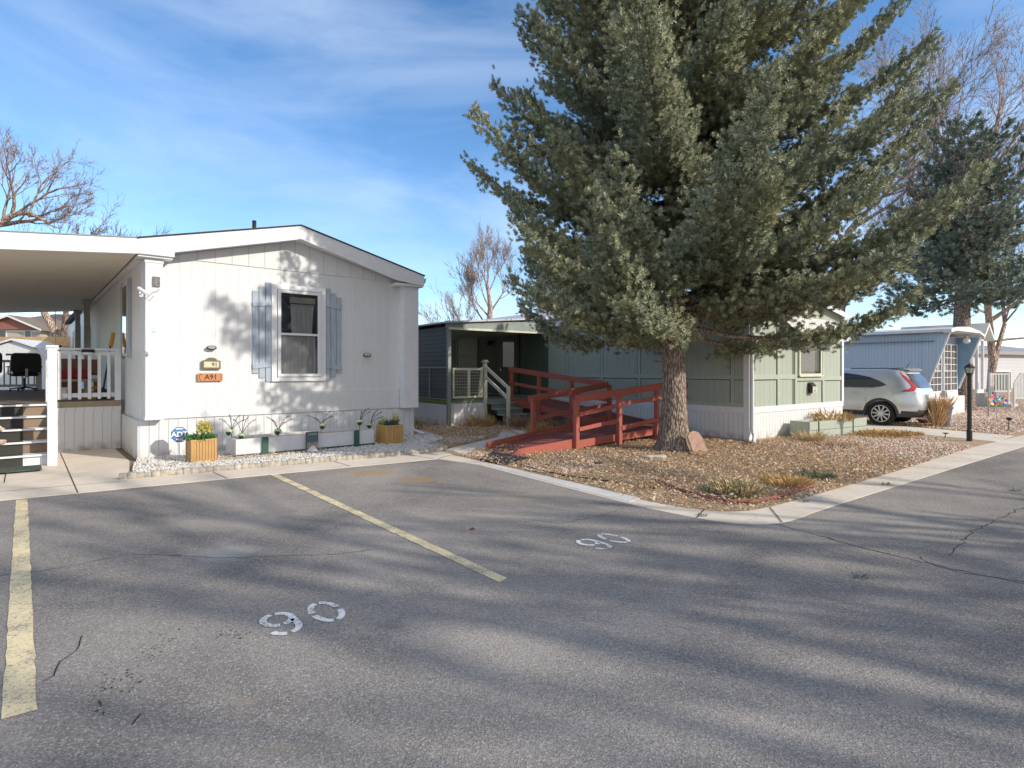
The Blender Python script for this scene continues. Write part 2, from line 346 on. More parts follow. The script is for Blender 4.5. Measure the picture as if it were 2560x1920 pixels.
# painted markings
def worn(name, col, thr=.62, holes=(.30, .27, .25)):
    m = NT(name); a = m.noise(45, 6, .75); b = m.noise(4, 5, .6)
    f = m.math('ADD', m.math('MULTIPLY', a, .7), m.math('MULTIPLY', b, .3)); c = m.mix(m.ramp(b, (.4, 0), (.7, 1)), col, tuple(x*.72 for x in col))
    c = m.mix(m.ramp(f, (thr-.05, 0), (thr, 1)), c, holes); c = m.mix(m.ramp(m.noise(110, 2, .7), (.55, 0), (.66, .55)), c, holes)
    m.set('Base Color', c); m.set('Roughness', .85); m.bump(m.noise(95, 3, .8), .6, .004); return m.m
M_yel = worn('worn_yellow_paint', (.84, .70, .42), .575); M_wht = worn('worn_white_paint', (.88, .88, .86), .585)
for q in ([(40, 1250), (69, 1249), (92, 1775), (3, 1800)], [(674, 1187), (694, 1186), (1267, 1446), (1248, 1457)]):
    P = [gp(*p) for p in q]
    mb = MB(); N = 60; vs = []
    for i in range(N+1):
        t = i/N
        for a, b in ((0, 3), (1, 2)):
            p = Vector(P[a]).lerp(Vector(P[b]), t); vs.append((p.x+rs.gauss(0, .003), p.y+rs.gauss(0, .003), .004))
    mb.add(vs, [(2*i, 2*i+1, 2*i+3, 2*i+2) for i in range(N)]); struct('parking_line', mb, M_yel)
def arc(cx, cy, rx, ry, a0, a1, n=10): return [(cx+rx*math.cos(R(a0+(a1-a0)*i/n)), cy+ry*math.sin(R(a0+(a1-a0)*i/n))) for i in range(n+1)]
def stencil90(cx, cy, ang, sc=1.0, wd=.043):
    f = frame((cx, cy), ang); mb = MB(); W_, H_ = .085*sc, .165*sc
    for ox, arcs in ((-.145*sc, [arc(0, .075*sc, W_, .095*sc, 100, 262), arc(0, .075*sc, W_, .095*sc, 278, 330, 5), arc(0, .075*sc, W_, .095*sc, -8, 82, 7)+[], [(W_, .06*sc), (W_*1.0, -.04*sc)]+arc(0, -.06*sc, W_, .105*sc, 0, -80, 7)[1:], arc(0, -.06*sc, W_, .105*sc, -100, -160, 5)]),
                     (.145*sc, [arc(0, 0, W_, H_, 8, 82), arc(0, 0, W_, H_, 98, 172), arc(0, 0, W_, H_, 188, 262), arc(0, 0, W_, H_, 278, 352)])):
        for a in arcs:
            if a: ribbon(mb, [f(ox+p[0], p[1]) for p in a], wd*sc, .0042)
    struct('parking_number', mb, M_wht)
stencil90(-1.345, 3.735, 39, 1.0); stencil90(.86, 5.40, 41, .98)
# ------------------------------------------------------------------ loose ground cover
rng = np.random.default_rng(7)
def inpoly(P, x, y):
    c = np.zeros(len(x), bool); n = len(P)
    for i in range(n):
        x0, y0 = P[i]; x1, y1 = P[(i+1) % n]
        if y0 == y1: continue
        c ^= ((y0 > y) != (y1 > y)) & (x < (x1-x0)*(y-y0)/(y1-y0)+x0)
    return c
def sample(P, n, noholes=()):
    P = [p[:2] for p in P]; xs = [p[0] for p in P]; ys = [p[1] for p in P]
    x = rng.uniform(min(xs), max(xs), n*4); y = rng.uniform(min(ys), max(ys), n*4); k = inpoly(P, x, y)
    for h in noholes: k &= ~inpoly([p[:2] for p in h], x, y)
    x, y = x[k][:n], y[k][:n]; return x, y
def fbm(x, y, s=1.0, seed=0):
    r = np.random.default_rng(seed); v = 0
    for i in range(6):
        a = r.uniform(0, 6.28); f = s*(1.6**i)*.9; v = v+np.sin((x*math.cos(a)+y*math.sin(a))*f+r.uniform(0, 6.28))/(1.25**i)
    return v
STONE_V = [(.5, 0, 0), (-.5, .1, 0), (.05, .4, 0), (-.05, -.42, 0), (0.1, .05, .36), (-.1, -.03, -.3)]
STONE_F = [(0, 2, 4), (2, 1, 4), (1, 3, 4), (3, 0, 4), (2, 0, 5), (1, 2, 5), (3, 1, 5), (0, 3, 5)]
LEAF_V = [(-.5, -.05, .02), (0, -.28, .10), (.5, .05, 0), (0, .28, .12), (0, 0, -.03)]
LEAF_F = [(0, 1, 4), (1, 2, 4), (2, 3, 4), (3, 0, 4)]
def stuffmesh(name, x, y, z, smin, smax, mat, tv, tf, tilt, flat=1.0):
    n = len(x); s = rng.uniform(smin, smax, n)*rng.uniform(.7, 1.3, n); M = rotm(rng, n, tilt)*s[:, None, None]; M[:, 2, :] *= flat
    o = npmesh(name, *scatter(tv, tf, M, np.stack([x, y, z if hasattr(z, '__len__') else np.full(n, z)], -1)), mat); o['kind'] = 'stuff'; return o
ISL = KR_in[1:12]+[(9.95, 14.0), (8.5, 16.0), (6.4, 18.9), (2, 21), (-3, 21), (-3.2, 19), (-1.9, 12.5)]
HOUSEG = [LG(0, 0)[:2], LG(4.65, 0)[:2], LG(4.65, 20)[:2], LG(0, 20)[:2]]
PATH = [(-1.35, 11.63), (-.9, 10.85), (.36, 14.25), (.6, 15.3), (-.25, 15.5), (-.35, 13.8)]
RAMPP = [LG(-5.7, 1.3)[:2], LG(0, 1.3)[:2], LG(0, 7)[:2], LG(-1.4, 7)[:2], LG(-1.4, 2.9)[:2], LG(-5.7, 2.9)[:2]]
x, y = sample(ISL, 95000, (HOUSEG, PATH)); nf = fbm(x, y, 1.1, 3)
rock = (x-6.2)*.8-np.abs(y-11)*.35+nf*.9   # the right of the yard is bare pink rock
k = (rng.uniform(-3, 3, len(x)) > rock*.9-.5); k2 = rng.uniform(0, 1, len(x)) < .9
xl, yl = x[k & k2], y[k & k2]; heap = np.clip(fbm(xl, yl, 1.6, 9), 0, 3)*.018
stuffmesh('fallen_leaves', xl, yl, 0.012+rng.uniform(0, .03, len(xl))+heap, .014, .052, island('dead_leaf', [(0.529, 0.356, 0.207), (0.69, 0.529, 0.333), (0.38, 0.253, 0.161), (0.805, 0.667, 0.483), (0.575, 0.391, 0.23), (0.253, 0.172, 0.115), (0.85, 0.759, 0.575), (0.483, 0.345, 0.218), (0.644, 0.38, 0.184)], .85), LEAF_V, LEAF_F, 1.1)
x, y = sample(ISL, 42000, (HOUSEG, PATH, RAMPP)); rock = (x-6.0)*.9-np.abs(y-11)*.3+fbm(x, y, 1.1, 3)*.9
near = (np.hypot(x-.9, y-9.6) < .75) | (np.hypot(x+.5, y-11.0) < .45)
k = (rng.uniform(-3, 3, len(x)) < rock) | near | (rng.uniform(0, 1, len(x)) < .05)
stuffmesh('rock_mulch', x[k], y[k], .018, .025, .055, island('pink_stone', [(0.753, 0.552, 0.447), (0.85, 0.741, 0.635), (0.565, 0.364, 0.282), (0.8, 0.647, 0.565), (0.85, 0.85, 0.788), (0.423, 0.294, 0.235), (0.706, 0.47, 0.353)], .85), STONE_V, STONE_F, math.pi, .8)
R2 = [(10.3, 12.75), (12.9, 14.75), (30, 28), (24, 32), (12, 19), (11.5, 16.9), (12.6, 14.6)]
R2b = [gp(2240, 1063)[:2], gp(2520, 1088)[:2], (30, 28), (24, 32), (13.2, 20.1), (10.5, 17.8)]
x, y = sample(R2b, 26000); stuffmesh('far_rock_mulch', x, y, .02, .03, .075, MATS['pink_stone'], STONE_V, STONE_F, math.pi, .8)
x, y = sample(R2b, 9000); k = fbm(x, y, .9, 2) > .2; stuffmesh('far_fallen_leaves', x[k], y[k], .04, .03, .075, MATS['dead_leaf'], LEAF_V, LEAF_F, 1.0)
# white gravel bed before the white home
BED = [LA(-.33, -1.93), LA(1.5, -2.12), LA(3.2, -2.30), LA(4.62, -2.45), LA(4.93, -2.2), LA(5.0, -1.6), LA(5.9, -.9), LA(6.3, .6), LA(5.6, .05), LA(0, .0), LA(-.12, -.6)]
bedm = dirt_mat('gravel_bed', (.42, .39, .35), (.62, .60, .56), (.5, .46, .41), 40)
struct('gravel_bed', MB().add([(p[0], p[1], .035) for p in BED], [tuple(range(len(BED)))]), bedm)
x, y = sample(BED, 15000); stuffmesh('white_gravel', x, y, .04+rng.uniform(0, .012, len(x)), .022, .048, island('white_stone', [(.72, .71, .69), (.82, .81, .79), (.55, .52, .49), (.78, .76, .70), (.45, .40, .36), (.85, .85, .84), (.62, .55, .47)], .8), STONE_V, STONE_F, math.pi, .85)
x, y = sample([LA(1.0, -1.35), LA(2.9, -1.3), LA(2.9, -.9), LA(1.0, -.8)], 700); stuffmesh('leaf_litter', x, y, .07, .02, .045, MATS['dead_leaf'], LEAF_V, LEAF_F, 1.0)
SIDE = [LA(5.0, -1.2), LA(5.7, -.3), LA(5.75, 6), LG(-3.7, 8.9), LG(-3.7, 6.9), LG(-2.3, 6.9), LG(-2.4, 5.8), (.2, 14.2), (-.4, 13.8), (-1.35, 11.7)]
x, y = sample(SIDE, 6000); kk = fbm(x, y, 1.0, 5) > -.8; stuffmesh('side_yard_leaves', x[kk], y[kk], .03, .02, .06, MATS['dead_leaf'], LEAF_V, LEAF_F, 1.0)
x, y = sample([LA(5.0, -1.9), LA(5.6, -1.0), LA(6.4, -.6), LA(6.9, -1.2), LA(6.2, -1.7)], 500); stuffmesh('spilled_gravel', x, y, .03, .02, .045, MATS['white_stone'], STONE_V, STONE_F, math.pi, .85)
# a few crumbs on the pavement and asphalt
x, y = sample(K_out[3:-1]+K_in[4:-2][::-1], 260); kk = (x < 14) & (y < 15); stuffmesh('pavement_litter', x[kk], y[kk], .035, .012, .035, MATS['dead_leaf'], LEAF_V, LEAF_F, .7)
x, y = sample(ISL, 26000, (HOUSEG, PATH)); k = np.hypot(x-3.2, y-11.2)+rng.normal(0, 1.2, len(x)) < 4.2
stuffmesh('needle_litter', x[k], y[k], .03+rng.uniform(0, .02, k.sum()), .035, .075, island('dry_needle', [(0.576, 0.36, 0.18), (0.432, 0.264, 0.144), (0.72, 0.528, 0.312), (0.324, 0.204, 0.12)], .9), [(-.5, -.05, 0), (.5, -.05, 0), (.5, .05, .02), (-.5, .05, .02)], [(0, 1, 2, 3)], .35)
# scalloped concrete edging of the gravel bed
M_edge = paint('edging_concrete', (.46, .41, .34), .9, .22, 12, .5, .5)
E_ = [(-.42, -1.93), (1.5, -2.16), (3.2, -2.36), (4.4, -2.5), (4.75, -2.48), (4.95, -2.3), (5.02, -2.0), (5.0, -1.6)]
mb = MB(); pts = []
for a, b in zip(E_[:-1], E_[1:]):
    n = max(1, int(math.dist(a, b)/.1)); pts += [(a[0]+(b[0]-a[0])*i/n, a[1]+(b[1]-a[1])*i/n) for i in range(n)]
for i, p in enumerate(pts):
    q = pts[min(i+1, len(pts)-1)]; pp = LA(*p); qq = LA(*q); r = .062+.012*math.sin(i*1.7)+rs.uniform(-.006, .006)
    a = math.atan2(qq[1]-pp[1], qq[0]-pp[0]) if i < len(pts)-1 else 1.5
    c = (pp[0], pp[1], .03); d = Vector((math.cos(a), math.sin(a), 0)); nn = Vector((-d.y, d.x, 0))
    mb.tube([Vector(c)-d*.056, Vector(c)-d*.04, Vector(c)+d*.04, Vector(c)+d*.056], [r*.75, r, r, r*.75], 9)
e = mb.build('bed_edging', M_edge, smooth=True); tag(e, 'low scalloped concrete edging around the white gravel bed', 'edging')
# red plastic landscape edging at the yard's curb and black edging
M_rededge = paint('red_brick_edging', (.30, .10, .07), .85, .3, 15, .4, .4)
mb = MB()
P = [gp(x_, y_) for x_, y_ in ((1640, 1208), (1700, 1232), (1760, 1250), (1820, 1262), (1880, 1264), (1930, 1256), (1990, 1238), (2040, 1222))]
mb.tube([(p[0], p[1]+.05, .035) for p in P], .022, 6)
tag(mb.build('brick_edging', M_rededge), 'low dark red edging strip curving round the mulched corner', 'edging')
mb = MB(); P = [gp(x_, y_) for x_, y_ in ((1278, 1160), (1340, 1178), (1420, 1196), (1500, 1206), (1580, 1216), (1640, 1228))]
mb.tube([(p[0], p[1]+.03, .03) for p in P], .012, 6)
tag(mb.build('plastic_edging', paint('black_plastic', (.02, .02, .02), .5, bump=0)), 'thin black plastic edging between pale pavement and mulch', 'edging')
# ================================================================== TREES
NV = []; NF = []
_r = random.Random(11)
for i in range(20):     # a twig tip: needles round an axis along +x
    a = i*2.4; t = (i+.5)/20; L_ = .46*(1-.55*t); u = Vector((.10+.26*t, math.cos(a)*L_, math.sin(a)*L_)); b = Vector((t*.55-.2, 0, 0)); sdv = Vector((.012, -math.sin(a)*.060, math.cos(a)*.060))
    o = len(NV); NV += [tuple(b-sdv), tuple(b+sdv), tuple(b+u+sdv*.6), tuple(b+u-sdv*.6)]; NF.append((o, o+1, o+2, o+3))
def orient(D, rng):
    """matrices turning +x to unit vectors D, with random roll"""
    D = D/np.linalg.norm(D, axis=1, keepdims=True); up = np.tile([0., 0, 1], (len(D), 1)); up[np.abs(D[:, 2]) > .95] = [1, 0, 0]
    A = np.cross(up, D); A /= np.linalg.norm(A, axis=1, keepdims=True); B = np.cross(D, A); t = rng.uniform(0, 6.28, len(D))[:, None]
    A2 = A*np.cos(t)+B*np.sin(t); B2 = -A*np.sin(t)+B*np.cos(t); return np.stack([D, A2, B2], -1)
def spruce(loc, H, z0, rad, seed, mats, name_label, group=None, gap=.39, nb=6, size=.122, mult=None, pw=.50, trunk_r=.235, extra=(), skip=None, step=.054, lat_k=.235, trunk_top=.03, sub=1.05):
    r = random.Random(seed); g = np.random.default_rng(seed); root = thing('spruce_tree', name_label, 'tree', loc, 0, group)
    tr = MB(); hs_ = [0, .06, .2, .5, 1.0, 2.0, 3.5, H*.5, H*.75, H]; rr = [1.9, 1.55, 1.3, 1.14, 1.0, .93, .84, .6, .33, .04]
    tr.tube([(.015*math.sin(h*1.1), .02*math.sin(h*.8), h-.04) for h in hs_], [trunk_r*q for q in rr], 22)
    tr.v = [(x_*(1+k_), y_*(1+k_), z_) for x_, y_, z_ in tr.v for k_ in ((.16*max(0, 1-z_/.9)*math.sin(5*math.atan2(y_, x_)+1)+.035*math.sin(7*math.atan2(y_, x_)+z_*3)),)]
    t_o = tr.build('trunk', mats[0], root, smooth=True)
    T = []; D = []; limb = MB(); z = z0; brs = []
    while z < H-.15:
        f = (z-z0)/(H-z0); n = nb if f < .7 else nb-1; az0 = r.uniform(0, 6.28)
        for k in range(n):
            az = az0+k*6.283/n+r.uniform(-.35, .35); Lr = rad*(1-f)**pw*r.uniform(.74, 1.08)*(mult(az, z) if mult else 1)
            if skip and skip(az, z): continue
            brs.append((z+r.uniform(-.1, .1), az, max(.2, Lr), (-.17+.60*f+r.uniform(-.08, .08)), r.uniform(.22, .50), f))
        z += gap*(1+.25*r.random())
    brs += [(e[0], e[1], e[2], e[3], e[4], .2) for e in extra]
    for z, az, Lb, a, b, f in brs:
        dr = Vector((math.cos(az), math.sin(az), 0)); lat = Vector((-dr.y, dr.x, 0)); cv = r.uniform(-.12, .12)
        P = lambda t: Vector((0, 0, z))+dr*(Lb*t)+lat*(cv*Lb*t*t)+Vector((0, 0, Lb*(a*t+b*t*t*t)))
        lr = .012+.011*Lb; limb.tube([P(t) for t in (0.02, .25, .5, .75, 1)], [lr, lr*.8, lr*.6, lr*.4, .006], 5, False)
        t = (max(.10, .34/Lb) if f >= .12 or Lb < 2 else (.40 if z < 3.2 else .26)); sg = 1
        while t < 1.0:
            p = P(t); tan = (P(min(1, t+.02))-P(t-.02)).normalized(); l = min(1.05, (.17+lat_k*Lb*(1-t)**.8)*r.uniform(.6, 1.2))
            for sg in (1, -1):
                dl = (tan*r.uniform(.55, 1.0)+lat*sg*r.uniform(.6, .95)+Vector((0, 0, r.uniform(-.3, .28)))).normalized()
                n = max(2, int(l/(size*.56)*sub)); droop = r.uniform(-.16, .22)
                for i in range(n):
                    s_ = (i+.6)/n; q = p+dl*(l*s_)+Vector((0, 0, droop*l*s_*s_)); jj = size*.5
                    T.append((q.x+r.gauss(0, jj), q.y+r.gauss(0, jj), q.z+r.gauss(0, jj*1.25)))
                    dd = dl+Vector((r.gauss(0, .45), r.gauss(0, .45), r.gauss(0.35, .5))); D.append(tuple(dd))
            q = p+Vector((0, 0, r.uniform(-.05, .12))); T.append(tuple(q)); D.append(tuple(tan+Vector((0, 0, r.uniform(-.3, .8)))))
            t += step/Lb*r.uniform(.8, 1.3)
        for i in range(4): q = P(1.0-.02*i); T.append((q.x+r.gauss(0, .03), q.y+r.gauss(0, .03), q.z+r.gauss(.02, .03))); D.append(tuple((P(1)-P(.9)).normalized()+Vector((r.gauss(0, .3), r.gauss(0, .3), r.gauss(.1, .3)))))
    for i in range(9):      # dead stubs on the bare lower trunk
        z_ = z0*r.uniform(.42, 1.0); a_ = r.uniform(0, 6.28); l_ = trunk_r+r.uniform(.04, .22); limb.tube([(trunk_r*.6*math.cos(a_), trunk_r*.6*math.sin(a_), z_), (l_*math.cos(a_), l_*math.sin(a_), z_+r.uniform(-.04, .08))], [.022, .012], 6)
    T = np.array(T); D = np.array(D)+1e-4; n = len(T); s_ = size*g.uniform(.75, 1.3, n)
    M = orient(D, g)*s_[:, None, None]
    npmesh('crown', *scatter(NV, NF, M, T), mats[1], root)
    limb.build('limbs', mats[0], t_o)
    return root, n
def bark(name, c1, c2, sc=9, st=(1, 1, .35)):
    m = NT(name); a = m.noise(sc*3, 8, .75, stretch=st); v = m.n('ShaderNodeTexVoronoi', {'Vector': m.n('ShaderNodeMapping', {'Vector': m.obj(), 'Scale': st}).outputs[0], 'Scale': sc*4.5}).outputs['Distance']
    c = m.mix(m.ramp(a, (.3, 0), (.65, 1)), c1, c2); c = m.mix(m.ramp(v, (.28, 0), (.62, .8)), c, tuple(x*.3 for x in c1))
    m.set('Base Color', c); m.set('Roughness', .95); m.bump(v, 1.0, .05); m.bump(a, .7, .02)
    m.m.node_tree.nodes['Bump'].invert = True; return m.m
M_bark = bark('spruce_bark', (.34, .24, .18), (.66, .54, .45), 7)
M_needle = island('blue_spruce_needles', [(.16, .205, .15), (.24, .28, .195), (.36, .38, .24), (.19, .24, .18), (.42, .415, .245), (.26, .32, .245), (.52, .49, .28), (.12, .155, .12)], .6, noise_mix=(.75, (.47, .45, .25), .5))
M_needle2 = island('far_spruce_needles', [(.13, .18, .15), (.18, .23, .18), (.26, .29, .20), (.16, .21, .175), (.32, .33, .22)], .62)
def mult(az, z):
    c = math.cos(az-R(-12)); m_ = 1.0+.17*max(0, c)+.10*max(0, math.cos(az-R(215)))          # longer towards the open right side
    if z < 4.6: m_ *= 1.02-.20*max(0, math.cos(az-R(180)))**2
    return m_
sp, n1 = spruce((3.22, 11.5, 0), 15.2, 2.45, 4.05, 5, (M_bark, M_needle), 'big blue-green spruce with a bare lower trunk standing before the sage green home', mult=mult, skip=lambda a, z: z < 3.0 and math.cos(a-R(-68)) > .62,
    extra=((3.05, R(-42), 4.0, -.10, .20), (3.3, R(-32), 4.4, -.04, .30), (2.95, R(-6), 4.4, -.10, .25), (3.5, R(-52), 3.8, -.06, .30), (3.15, R(-24), 3.6, -.12, .2), (2.85, R(-20), 4.9, -.04, .46), (2.75, R(4), 4.7, 0, .42), (3.9, R(-30), 4.5, .12, .42), (4.6, R(-5), 4.9, .22, .42), (5.6, R(-22), 4.3, .34, .4), (6.4, R(8), 4.2, .42, .35),
           (2.7, R(186), 3.3, -.10, .30), (3.4, R(196), 3.4, .02, .36), (4.3, R(178), 3.3, .12, .42), (3.0, R(208), 3.8, -.05, .3), (3.7, R(168), 3.3, .05, .35), (5.2, R(190), 3.0, .2, .4), (2.5, R(222), 3.9, -.12, .2), (2.45, R(245), 3.4, -.14, .18), (7.4, R(185), 3.2, .3, .35), (8.3, R(170), 2.8, .35, .35)))
far_sp, n2 = spruce((18.1, 23.2, 0), 11.4, 4.5, 3.3, 9, (M_bark, M_needle2), 'tall dark spruce behind the pale blue home on the right', lat_k=.36, gap=.42, nb=6, size=.25, step=.22, trunk_r=.34, sub=1.0)
print('clusters', n1, n2)
# bare trees
def segs_to_mesh(name, segs, mat, parent, n=4):
    A = np.array([s[0] for s in segs]); B = np.array([s[1] for s in segs]); ra = np.array([s[2] for s in segs]); rb = np.array([s[3] for s in segs])
    D = B-A; D /= np.linalg.norm(D, axis=1, keepdims=True)+1e-9; up = np.tile([0., 0, 1.], (len(A), 1)); up[np.abs(D[:, 2]) > .9] = [1, 0, 0]
    U = np.cross(D, up); U /= np.linalg.norm(U, axis=1, keepdims=True); W = np.cross(D, U); vs = []
    for P, r in ((A, ra), (B, rb)):
        for k in range(n):
            t = 2*np.pi*k/n; vs.append(P+(U*np.cos(t)+W*np.sin(t))*r[:, None])
    V = np.stack(vs, 1); F = np.array([(k, (k+1) % n, n+(k+1) % n, n+k) for k in range(n)])
    FF = F[None]+(np.arange(len(A))*2*n)[:, None, None]
    return npmesh(name, V.reshape(-1, 3), FF.reshape(-1, 4), mat, parent, smooth=(n > 4))
def grow(segs, r, p, d, rad, L, depth, minr, spread=.55, up=.12, nseg=4, kids=(2, 4), dec=.62, wob=.16):
    p = Vector(p); d = Vector(d).normalized(); rr = rad
    for i in range(nseg):
        d = (d+Vector((r.gauss(0, wob), r.gauss(0, wob), r.gauss(up, wob)))).normalized(); q = p+d*(L/nseg); r2 = rad*(1-.55*(i+1)/nseg)
        segs.append((tuple(p), tuple(q), rr, max(r2, minr*.5))); rr = r2; p = q
        if depth > 0 and i >= 1 or (depth > 0 and nseg < 3):
            for k in range(r.randint(*kids)):
                ax = Vector((r.gauss(0, 1), r.gauss(0, 1), r.gauss(0, .7))); ax = (ax-d*ax.dot(d)).normalized()
                nd = (d*math.cos(spread)+ax*math.sin(spread)*r.uniform(.7, 1.3)).normalized()
                grow(segs, r, p, nd, max(minr, r2*r.uniform(.42, .68)), L*dec*r.uniform(.65, 1.1), depth-1, minr, spread, up, max(2, nseg-1) if depth > 1 else 2, kids, dec, wob)
def bare_tree(loc, label, seed, trunk, limbs, mat, depth=4, minr=.008, group=None, name='bare_tree', **kw):
    """trunk: list of (point, radius); limbs: list of (start, direction, radius, length)"""
    r = random.Random(seed); root = thing(name, label, 'tree', loc, 0, group); tb = MB(); tb.tube([p for p, _ in trunk], [q for _, q in trunk], 10); tb.build('trunk', mat, root, smooth=True)
    segs = []
    for st, dr, rad, L_ in limbs: grow(segs, r, st, dr, rad, L_, depth, minr, **kw)
    segs_to_mesh('crown', segs, mat, root, 3 if minr < .03 else 4); return root, len(segs)
M_twig = bark('bare_twigs', (.24, .155, .12), (.46, .31, .24), 4); M_twig2 = bark('grey_twigs', (.20, .17, .145), (.42, .37, .32), 4); M_twig3 = bark('pinkish_twigs', (.52, .37, .29), (.80, .60, .49), 4)
# big tree beyond the carport, leaning left, its crown reaching over the carport roof
def at(px, py, d): return ((px-1280)/FPX*d, d, EYE-(py-926)/FPX*d)
def rel(o, p): return (p[0]-o[0], p[1]-o[1], p[2]-o[2])
o1 = at(150, 1000, 27); o1 = (o1[0], o1[1], 0)
Pn = lambda px, py, d=27: rel(o1, at(px, py, d))
bt, n3 = bare_tree(o1, 'large bare tree with crooked limbs rising above the carport roof', 3,
    [((0, 0, 0), .24), (Pn(150, 880), .18), (Pn(133, 820), .16), (Pn(112, 785), .15), (Pn(95, 720), .17), (Pn(40, 640), .16), (Pn(-25, 600), .16), (Pn(-22, 572), .155), (Pn(5, 556), .15), (Pn(28, 540), .13), (Pn(48, 533), .11), (Pn(75, 534), .085), (Pn(120, 556), .05)],
    [(Pn(-12, 562), (.9, .1, .22), .15, 1.7), (Pn(30, 540), (.35, 0, 1), .10, 2.0), (Pn(45, 530), (.75, .15, .65), .08, 2.0), (Pn(70, 540), (1, 0, .05), .07, 1.8), (Pn(75, 530, 26.5), (.5, -.2, .8), .06, 1.8), (Pn(8, 555), (0, .1, 1), .08, 2.1), (Pn(120, 560), (.95, .1, .5), .05, 1.4), (Pn(-30, 560), (-.3, .3, 1), .10, 2.1), (Pn(112, 785), (.28, .1, 1), .14, 3.0)],
    M_twig3, depth=4, minr=.0075, up=.12, dec=.62, kids=(1, 3), spread=.5)
o2 = at(165, 1000, 29); o2 = (o2[0], o2[1], 0)
bare_tree(o2, 'slim bare tree trunk standing beside the far end of the white home', 8, [((0, 0, 0), .17), (rel(o2, at(158, 850, 29)), .14), (rel(o2, at(166, 770, 29)), .12), (rel(o2, at(172, 690, 29)), .10)], [(rel(o2, at(172, 692, 29)), (.2, .2, 1), .13, 1.6), (rel(o2, at(168, 740, 29)), (.8, .2, .6), .07, 1.4)], M_twig, depth=3, minr=.012)
o3 = at(322, 930, 60); o3 = (o3[0], o3[1], 0)
bare_tree(o3, 'faint thin bare tree far beyond the white roof', 12, [((0, 0, 0), .3), ((0, 0, 8), .2)], [((0, 0, 7), (.2, 0, 1), .15, 5.0), ((0, 0, 8), (-.4, 0, 1), .12, 4.8), ((0, 0, 6.5), (.5, 0, 1), .12, 4.6)], M_twig2, depth=3, minr=.016, wob=.1, spread=.35)
# trees behind the sage green home
o4 = at(1222, 930, 40); o4 = (o4[0], o4[1], 0)
bare_tree(o4, 'upright bare tree behind the metal porch roof', 21, [((0, 0, 0), .34), ((0, 0, 4), .26), ((.1, 0, 6), .17), ((-.1, 0, 7.6), .09)],
    [((0, 0, 4.6), (-.75, .1, .7), .09, 2.3), ((0, 0, 5.3), (-.8, 0, .7), .08, 2.2), ((0.1, 0, 5.6), (.6, 0, .9), .08, 2.2), ((.05, 0, 6.4), (-.4, 0, 1), .07, 2.1), ((-.1, 0, 7.5), (.1, 0, 1), .07, 2.2), ((0, 0, 7), (.5, .1, 1), .06, 2), ((0, 0, 5.9), (-.3, -.4, .9), .07, 2.1)], M_twig3, depth=4, minr=.0075, wob=.11, spread=.42, up=.16, kids=(2, 3))
o5 = at(1165, 930, 44); o5 = (o5[0], o5[1], 0)
bare_tree(o5, 'low spreading bare tree just left of the upright one behind the porch roof', 22, [((0, 0, 0), .2), ((0, 0, 3.4), .14)], [((0, 0, 3.2), (-.8, 0, .6), .09, 2.6), ((0, 0, 3.4), (-.3, 0, 1), .09, 2.3), ((0, 0, 3), (-.95, 0, .35), .08, 2.6), ((0, 0, 3.4), (.5, 0, 1), .08, 2.0)], M_twig3, depth=3, minr=.0075, wob=.1, spread=.4, up=.15)
# the great pale bare tree on the right with many limbs
o6 = at(2476, 1000, 28); o6 = (o6[0], o6[1], 0)
bt6, n6 = bare_tree(o6, 'large tan bare tree with a split trunk behind the far white porch', 33, [((0, 0, 0), .19), ((.1, 0, 2.2), .16), ((-.1, 0, 4.4), .15), ((-.3, .1, 7), .14), ((-.9, .2, 10), .11)],
    [((.1, 0, 1.6), (.35, 0, 1), .14, 4.6), ((0, 0, 4), (.9, -.2, .5), .12, 4.2), ((-.1, 0, 4.8), (-.9, -.3, .35), .10, 4.0), ((-.3, .1, 7), (-.95, -.3, .45), .13, 4.6), ((-.3, .1, 7), (.9, -.2, .6), .13, 4.6), ((-.6, .1, 8.6), (-.8, -.2, .8), .13, 4.8), ((-.9, .2, 10), (.5, 0, 1), .13, 4.8), ((-.9, .2, 10), (-.5, 0, 1), .13, 4.8), ((-.5, .1, 8), (.8, .1, .8), .12, 4.8), ((-.4, 0, 6), (-.8, -.6, .1), .09, 3.8), ((0.1, 0, 3), (.9, 0, .15), .07, 3.6), ((-.2, 0, 5.5), (-.9, -.8, .5), .10, 4.4), ((-.3, 0, 6.4), (-.6, -.9, .5), .10, 4.4), ((-.9, .2, 9.6), (-1, -.5, .3), .12, 4.8), ((-.9, .2, 9.8), (.2, -.9, .8), .10, 4.4), ((-.5, .1, 8.2), (.9, -.6, .3), .11, 4.6), ((-.3, 0, 4.9), (.8, -.7, .3), .09, 4.0), ((-.3, 0, 4.4), (-.9, -.6, -.05), .07, 3.6)],
    M_twig3, depth=4, minr=.0085, wob=.13, spread=.46, up=.08, kids=(2, 3))
o7 = (13.2, 16.3+8, 0)
bare_tree((14.9, 26.5, 0), 'bare tree with drooping pinkish twigs between the two spruces', 41, [((0, 0, 0), .3), ((.1, 0, 4), .24), ((.5, -.1, 8), .16)],
    [((.1, 0, 4.2), (.5, -.5, .8), .12, 3.8), ((.3, 0, 6), (.8, -.3, .5), .12, 3.8), ((.4, 0, 7), (-.3, -.3, 1), .1, 3.6), ((.5, -.1, 8), (.5, 0, 1), .12, 4.2), ((.5, -.1, 8), (1, 0, .6), .11, 4.4), ((.3, 0, 6), (.9, .1, .9), .1, 4)], M_twig3, depth=4, minr=.0075, wob=.16, spread=.5, up=.0, kids=(2, 3))
print('segs', n3, n6)
